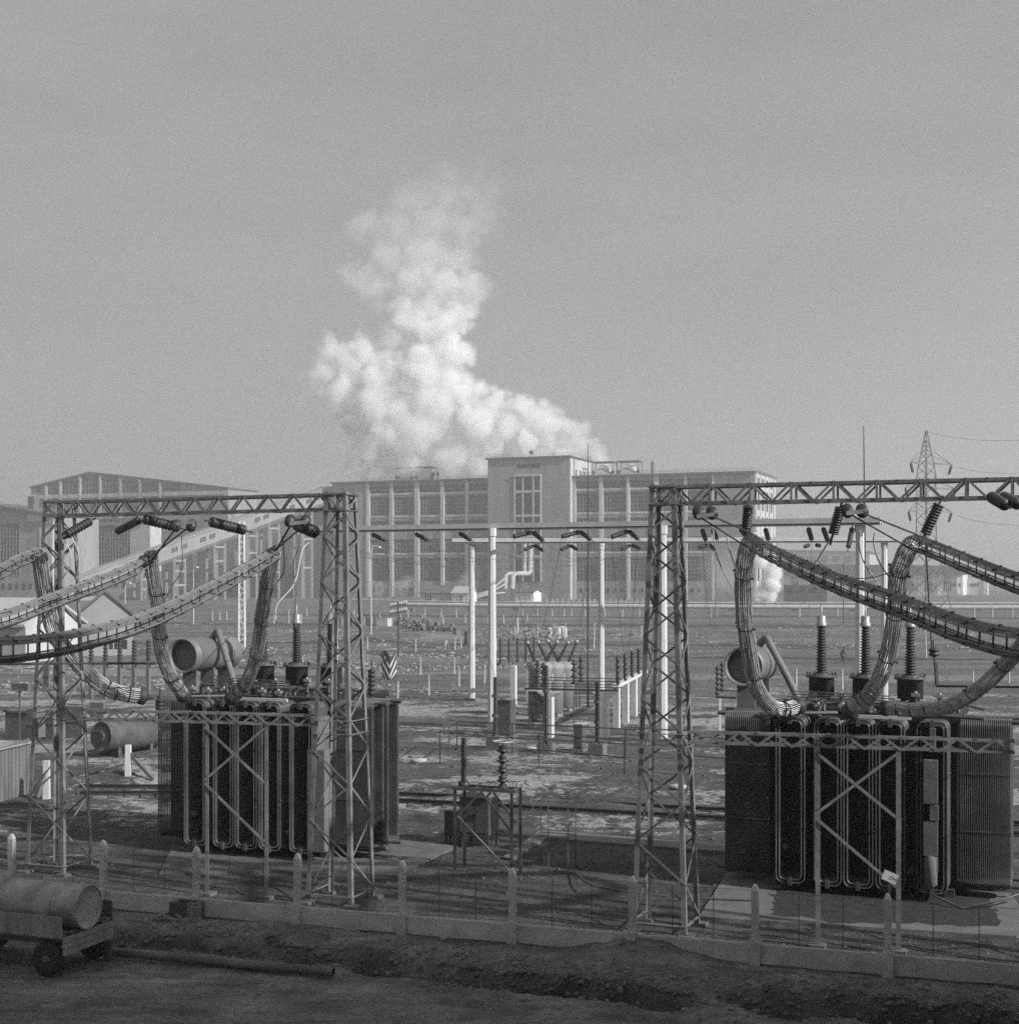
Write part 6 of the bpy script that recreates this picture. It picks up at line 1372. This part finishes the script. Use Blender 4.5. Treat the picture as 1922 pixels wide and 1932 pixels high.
# whitewashed lattice masts on the left
for x_, yt, yb, nm in ((456, 985, 1224, 'behind the cable bundles right of the open-ended conservator'), (106, 985, 1216, 'behind the far left tower')):
    c = gd(x_, yb); t = thing('lattice_mast', 'slim pale lattice mast '+nm, 'mast', c.copy(), None); h_ = zof(yt, c.y); w_ = .42
    for sx, sy in ((-1, -1), (1, -1), (1, 1), (-1, 1)): qq = MB(); qq.bar(c+Vector((sx*w_, sy*w_, 0)), c+Vector((sx*w_*.75, sy*w_*.75, h_)), .13); qq.build('leg', M['concl'], t)
    qq = MB(); n_ = 22
    for k in range(n_):
        z0, z1 = h_*k/n_, h_*(k+1)/n_; s_ = -1 if k % 2 else 1; f0, f1 = w_*(1-.25*k/n_), w_*(1-.25*(k+1)/n_)
        for sy in (-1, 1): qq.bar(c+Vector((s_*f0, sy*f0, z0)), c+Vector((-s_*f1, sy*f1, z1)), .06); qq.bar(c+Vector((sy*f0, s_*f0, z0)), c+Vector((sy*f1, -s_*f1, z1)), .06)
    qq.build('bracing', M['concl'], t); adopt(t)
# ---------------- steam ----------------
def plume(name, blobs, Y0, dens, label, depth=.8, vox=1.3, noise_s=.05, amp=.55, seed=0.0, wob=.35, edge=.42):
    """blobs: (column, row, radius px, density). Points carry radius and density; geometry nodes fill a volume round them."""
    r_ = random.Random(3+int(seed)); vs = []; rad = []; den = []
    for x_, y_, rp, dn_ in blobs:
        for k in range(3):
            dy = r_.uniform(-1, 1)*rp/FP*Y0*depth*(0 if k == 0 else .6); vs.append(px(x_+(0 if k == 0 else r_.uniform(-.25, .25)*rp), y_+(0 if k == 0 else r_.uniform(-.25, .25)*rp), Y0+dy))
            rad.append(rp*1.32/FP*Y0*(1 if k == 0 else .8)); den.append(dn_)
    me = bpy.data.meshes.new(name); me.from_pydata([tuple(v) for v in vs], [], [])
    for nm, dt in (('rad', rad), ('den', den)): a_ = me.attributes.new(nm, 'FLOAT', 'POINT'); a_.data.foreach_set('value', dt)
    o = bpy.data.objects.new(name, me); C.collection.objects.link(o); tag(o, label, 'steam', None, 'stuff')
    ng = bpy.data.node_groups.new(name, 'GeometryNodeTree'); ng.interface.new_socket('Geometry', in_out='INPUT', socket_type='NodeSocketGeometry'); ng.interface.new_socket('Geometry', in_out='OUTPUT', socket_type='NodeSocketGeometry')
    N = ng.nodes.new; l = ng.links.new; gi_, go = N('NodeGroupInput'), N('NodeGroupOutput')
    pos = N('GeometryNodeInputPosition')
    def M_(op, a, b=None, cl=False):
        n_ = N('ShaderNodeMath'); n_.operation = op; n_.use_clamp = cl
        for i, q in enumerate((a, b)):
            if q is None: continue
            if isinstance(q, (int, float)): n_.inputs[i].default_value = q
            else: l(q, n_.inputs[i])
        return n_.outputs[0]
    # wobble the sampling position so the lobes lose their roundness
    nv = N('ShaderNodeTexNoise'); nv.inputs['Scale'].default_value = noise_s*.8; nv.inputs['Detail'].default_value = 3
    off = N('ShaderNodeVectorMath'); off.operation = 'ADD'; l(pos.outputs[0], off.inputs[0]); off.inputs[1].default_value = (seed*31, seed*17, 0)
    l(off.outputs[0], nv.inputs['Vector'])
    sb_ = N('ShaderNodeVectorMath'); sb_.operation = 'SUBTRACT'; l(nv.outputs['Color'], sb_.inputs[0]); sb_.inputs[1].default_value = (.5, .5, .5)
    sc_ = N('ShaderNodeVectorMath'); sc_.operation = 'SCALE'; l(sb_.outputs[0], sc_.inputs[0]); sc_.inputs['Scale'].default_value = wob/noise_s*.8
    wp = N('ShaderNodeVectorMath'); wp.operation = 'ADD'; l(pos.outputs[0], wp.inputs[0]); l(sc_.outputs[0], wp.inputs[1])
    fields = None; dfield = None
    # take, over a handful of nearest candidates, the deepest: approximate by max over groups
    groups_ = [list(range(i, len(vs), 6)) for i in range(6)]
    ga = me.attributes.new('grp', 'FLOAT', 'POINT'); gl = [0]*len(vs)
    order = sorted(range(len(vs)), key=lambda i: -rad[i])
    for rank, i in enumerate(order): gl[i] = float(rank % 6)
    ga.data.foreach_set('value', gl)
    def attr(nm): n_ = N('GeometryNodeInputNamedAttribute'); n_.data_type = 'FLOAT'; n_.inputs['Name'].default_value = nm; return n_.outputs[0]
    best = None; bden = None
    for k in range(6):
        sp_ = N('GeometryNodeSeparateGeometry'); sp_.domain = 'POINT'; l(gi_.outputs[0], sp_.inputs[0])
        cmpn = N('FunctionNodeCompare'); cmpn.data_type = 'FLOAT'; cmpn.operation = 'EQUAL'; l(attr('grp'), cmpn.inputs[0]); cmpn.inputs[1].default_value = k; cmpn.inputs['Epsilon'].default_value = .1; l(cmpn.outputs[0], sp_.inputs[1])
        sn = N('GeometryNodeSampleNearest'); l(sp_.outputs[0], sn.inputs['Geometry']); l(wp.outputs[0], sn.inputs['Sample Position'])
        def samp(fld, typ='FLOAT'):
            si = N('GeometryNodeSampleIndex'); si.data_type = typ; l(sp_.outputs[0], si.inputs['Geometry']); l(fld, si.inputs['Value']); l(sn.outputs[0], si.inputs['Index']); return si.outputs[0]
        pp = N('GeometryNodeInputPosition'); ps = samp(pp.outputs[0], 'FLOAT_VECTOR'); rs_ = samp(attr('rad')); ds = samp(attr('den'))
        dv = N('ShaderNodeVectorMath'); dv.operation = 'DISTANCE'; l(ps, dv.inputs[0]); l(wp.outputs[0], dv.inputs[1])
        f_ = M_('SUBTRACT', 1.0, M_('DIVIDE', dv.outputs['Value'], rs_))      # 1 at the middle, 0 on the surface
        if best is None: best, bden = f_, ds
        else:
            gt = M_('GREATER_THAN', f_, best); mx = N('ShaderNodeMix'); mx.data_type = 'FLOAT'; l(gt, mx.inputs[0]); l(bden, mx.inputs[2]); l(ds, mx.inputs[3]); bden = mx.outputs[0]; best = M_('MAXIMUM', f_, best)
    n1 = N('ShaderNodeTexNoise'); n1.inputs['Scale'].default_value = noise_s*1.6; n1.inputs['Detail'].default_value = 7; n1.inputs['Roughness'].default_value = .62; l(off.outputs[0], n1.inputs['Vector'])
    f2 = M_('ADD', best, M_('MULTIPLY', M_('SUBTRACT', n1.outputs[0], .52), amp*3))
    n_e = N('ShaderNodeMapRange'); n_e.interpolation_type = 'SMOOTHSTEP'; l(f2, n_e.inputs[0]); n_e.inputs[1].default_value = 0; n_e.inputs[2].default_value = edge; n_e.inputs[3].default_value = 0; n_e.inputs[4].default_value = 1
    dd = M_('MULTIPLY', M_('MULTIPLY', n_e.outputs[0], bden), dens)
    vc = N('GeometryNodeVolumeCube'); l(dd, vc.inputs['Density'])
    lo = Vector((min(v.x-r2*1.5 for v, r2 in zip(vs, rad)), min(v.y-r2*1.3 for v, r2 in zip(vs, rad)), min(v.z-r2*1.3 for v, r2 in zip(vs, rad)))); hi = Vector((max(v.x+r2*1.5 for v, r2 in zip(vs, rad)), max(v.y+r2*1.3 for v, r2 in zip(vs, rad)), max(v.z+r2*1.5 for v, r2 in zip(vs, rad))))
    lo.z = max(lo.z, .2)
    vc.inputs['Min'].default_value = lo; vc.inputs['Max'].default_value = hi
    for i, nm in enumerate(('X', 'Y', 'Z')): vc.inputs['Resolution '+nm].default_value = max(8, int((hi[i]-lo[i])/vox))
    mm = bpy.data.materials.new(name); mm.use_nodes = True; tn = mm.node_tree; tn.nodes.clear(); pv = tn.nodes.new('ShaderNodeVolumePrincipled'); ou = tn.nodes.new('ShaderNodeOutputMaterial')
    pv.inputs['Color'].default_value = (1, 1, 1, 1); pv.inputs['Density'].default_value = 1; pv.inputs['Anisotropy'].default_value = .1; tn.links.new(pv.outputs[0], ou.inputs['Volume']); me.materials.append(mm)
    sm = N('GeometryNodeSetMaterial'); sm.inputs['Material'].default_value = mm; l(vc.outputs[0], sm.inputs[0]); l(sm.outputs[0], go.inputs[0])
    md = o.modifiers.new('steam', 'NODES'); md.node_group = ng
    return o
def billow(lst, seed, n_=7):
    r6 = random.Random(seed); out = [(x_, y_, rp*1.12, d_) for x_, y_, rp, d_ in lst]
    for x_, y_, rp, d_ in lst:
        for k in range(n_):
            a_ = r6.uniform(0, 6.28); out.append((x_+math.cos(a_)*rp*.85, y_+math.sin(a_)*rp*.8, rp*r6.uniform(.28, .48), d_*.9))
    return out
main_ = [(684, 876, 28, 1.2), (698, 850, 36, 1.2), (720, 815, 42, 1.2), (748, 785, 36, 1), (735, 750, 38, 1), (700, 720, 40, 1), (655, 690, 40, .8), (690, 670, 38, .9), (735, 700, 40, .8), (625, 655, 26, .6), (612, 700, 32, .6), (668, 775, 36, 1), (635, 745, 34, .8), (700, 770, 40, 1), (770, 730, 40, .8), (566, 745, 20, .18), (560, 715, 14, .12), (598, 725, 22, .3), (488, 755, 15, .03),
 (765, 850, 40, .8), (800, 810, 46, .5), (820, 760, 46, .6), (845, 720, 40, .9), (800, 690, 46, .9), (840, 665, 42, 1), (815, 625, 46, 1), (845, 600, 36, 1), (800, 580, 44, .8), (850, 640, 34, .9), (760, 575, 40, .3), (715, 545, 42, .16), (775, 530, 50, .3), (840, 530, 50, .3), (890, 535, 38, .2), (870, 590, 36, .5),
 (685, 520, 34, .16), (740, 490, 44, .14), (800, 480, 54, .15), (860, 490, 44, .13), (690, 430, 40, .10), (755, 420, 46, .10), (815, 420, 50, .10), (870, 430, 46, .09), (920, 410, 36, .05), (780, 375, 42, .07), (840, 370, 46, .065), (890, 365, 40, .05), (850, 335, 36, .04), (905, 330, 32, .03),
 (875, 745, 40, 1), (900, 790, 42, 1), (935, 760, 30, .7), (955, 800, 36, .8), (985, 770, 28, .7), (1015, 790, 32, .8), (1045, 805, 32, .8), (1075, 815, 30, .7), (1100, 840, 28, .7), (1122, 868, 24, .6), (1000, 840, 42, .9), (930, 850, 44, .9), (860, 855, 42, .7), (1060, 860, 34, .8), (900, 880, 40, .6), (800, 885, 32, .7), (735, 885, 26, .9), (765, 880, 30, .8), (840, 888, 28, .7), (660, 850, 18, .3), (905, 385, 34, .05), (935, 360, 30, .03), (770, 600, 36, .6), (745, 640, 30, .4)]
plume('steam_plume', billow(main_, 5), 690, .32, 'great white steam plume billowing up from behind the boiler house roof', vox=1.0, amp=.85, wob=.7, noise_s=.055, edge=.85, depth=1.1)
plume('steam_puff', [(1458, 1085, 14, 1), (1455, 1105, 15, 1), (1452, 1125, 13, 1), (1440, 1060, 14, .5), (1462, 1068, 12, .5), (1436, 1120, 12, .8)], 500, 1.6, 'white puff of steam rising from the ground right of the boiler house', vox=.6, noise_s=.14, seed=2.0)
plume('steam_haze', [(1345, 1075, 30, .5), (1375, 1095, 32, .5), (1400, 1110, 26, .5), (1385, 1060, 24, .3), (1330, 1110, 24, .4), (1420, 1125, 16, .6)], 540, .05, 'thin dirty steam drifting along the right foot of the boiler house', vox=.9, noise_s=.08, seed=4.0)
plume('steam_wisp', [(770, 1098, 14, .6), (755, 1106, 14, .6), (720, 1112, 14, .4), (700, 1105, 10, .3), (880, 1100, 20, .3), (895, 1080, 16, .2), (1020, 1130, 12, .6), (1012, 1120, 10, .5)], 595, .09, 'low wisps of steam before the boiler house base', vox=.7, noise_s=.12, seed=5.0)

# ---------------- haze ----------------
HD = .00062
q = MB(); q.box(Vector((-1500, -450, -4)), Vector((3300, 0, 0)), Vector((0, 5600, 0)), Z*330); hz = q.build('haze', None or M['white'])
hz.data.materials.clear(); hm_ = bpy.data.materials.new('haze'); hm_.use_nodes = True; tn = hm_.node_tree; tn.nodes.clear(); pv = tn.nodes.new('ShaderNodeVolumePrincipled'); ou = tn.nodes.new('ShaderNodeOutputMaterial')
pv.inputs['Color'].default_value = (.86, .86, .86, 1); pv.inputs['Density'].default_value = HD; pv.inputs['Anisotropy'].default_value = .4; tn.links.new(pv.outputs[0], ou.inputs['Volume']); hz.data.materials.append(hm_); hz['kind'] = 'stuff'
hz['label'] = 'thin winter haze filling the air'; hz.display_type = 'WIRE'
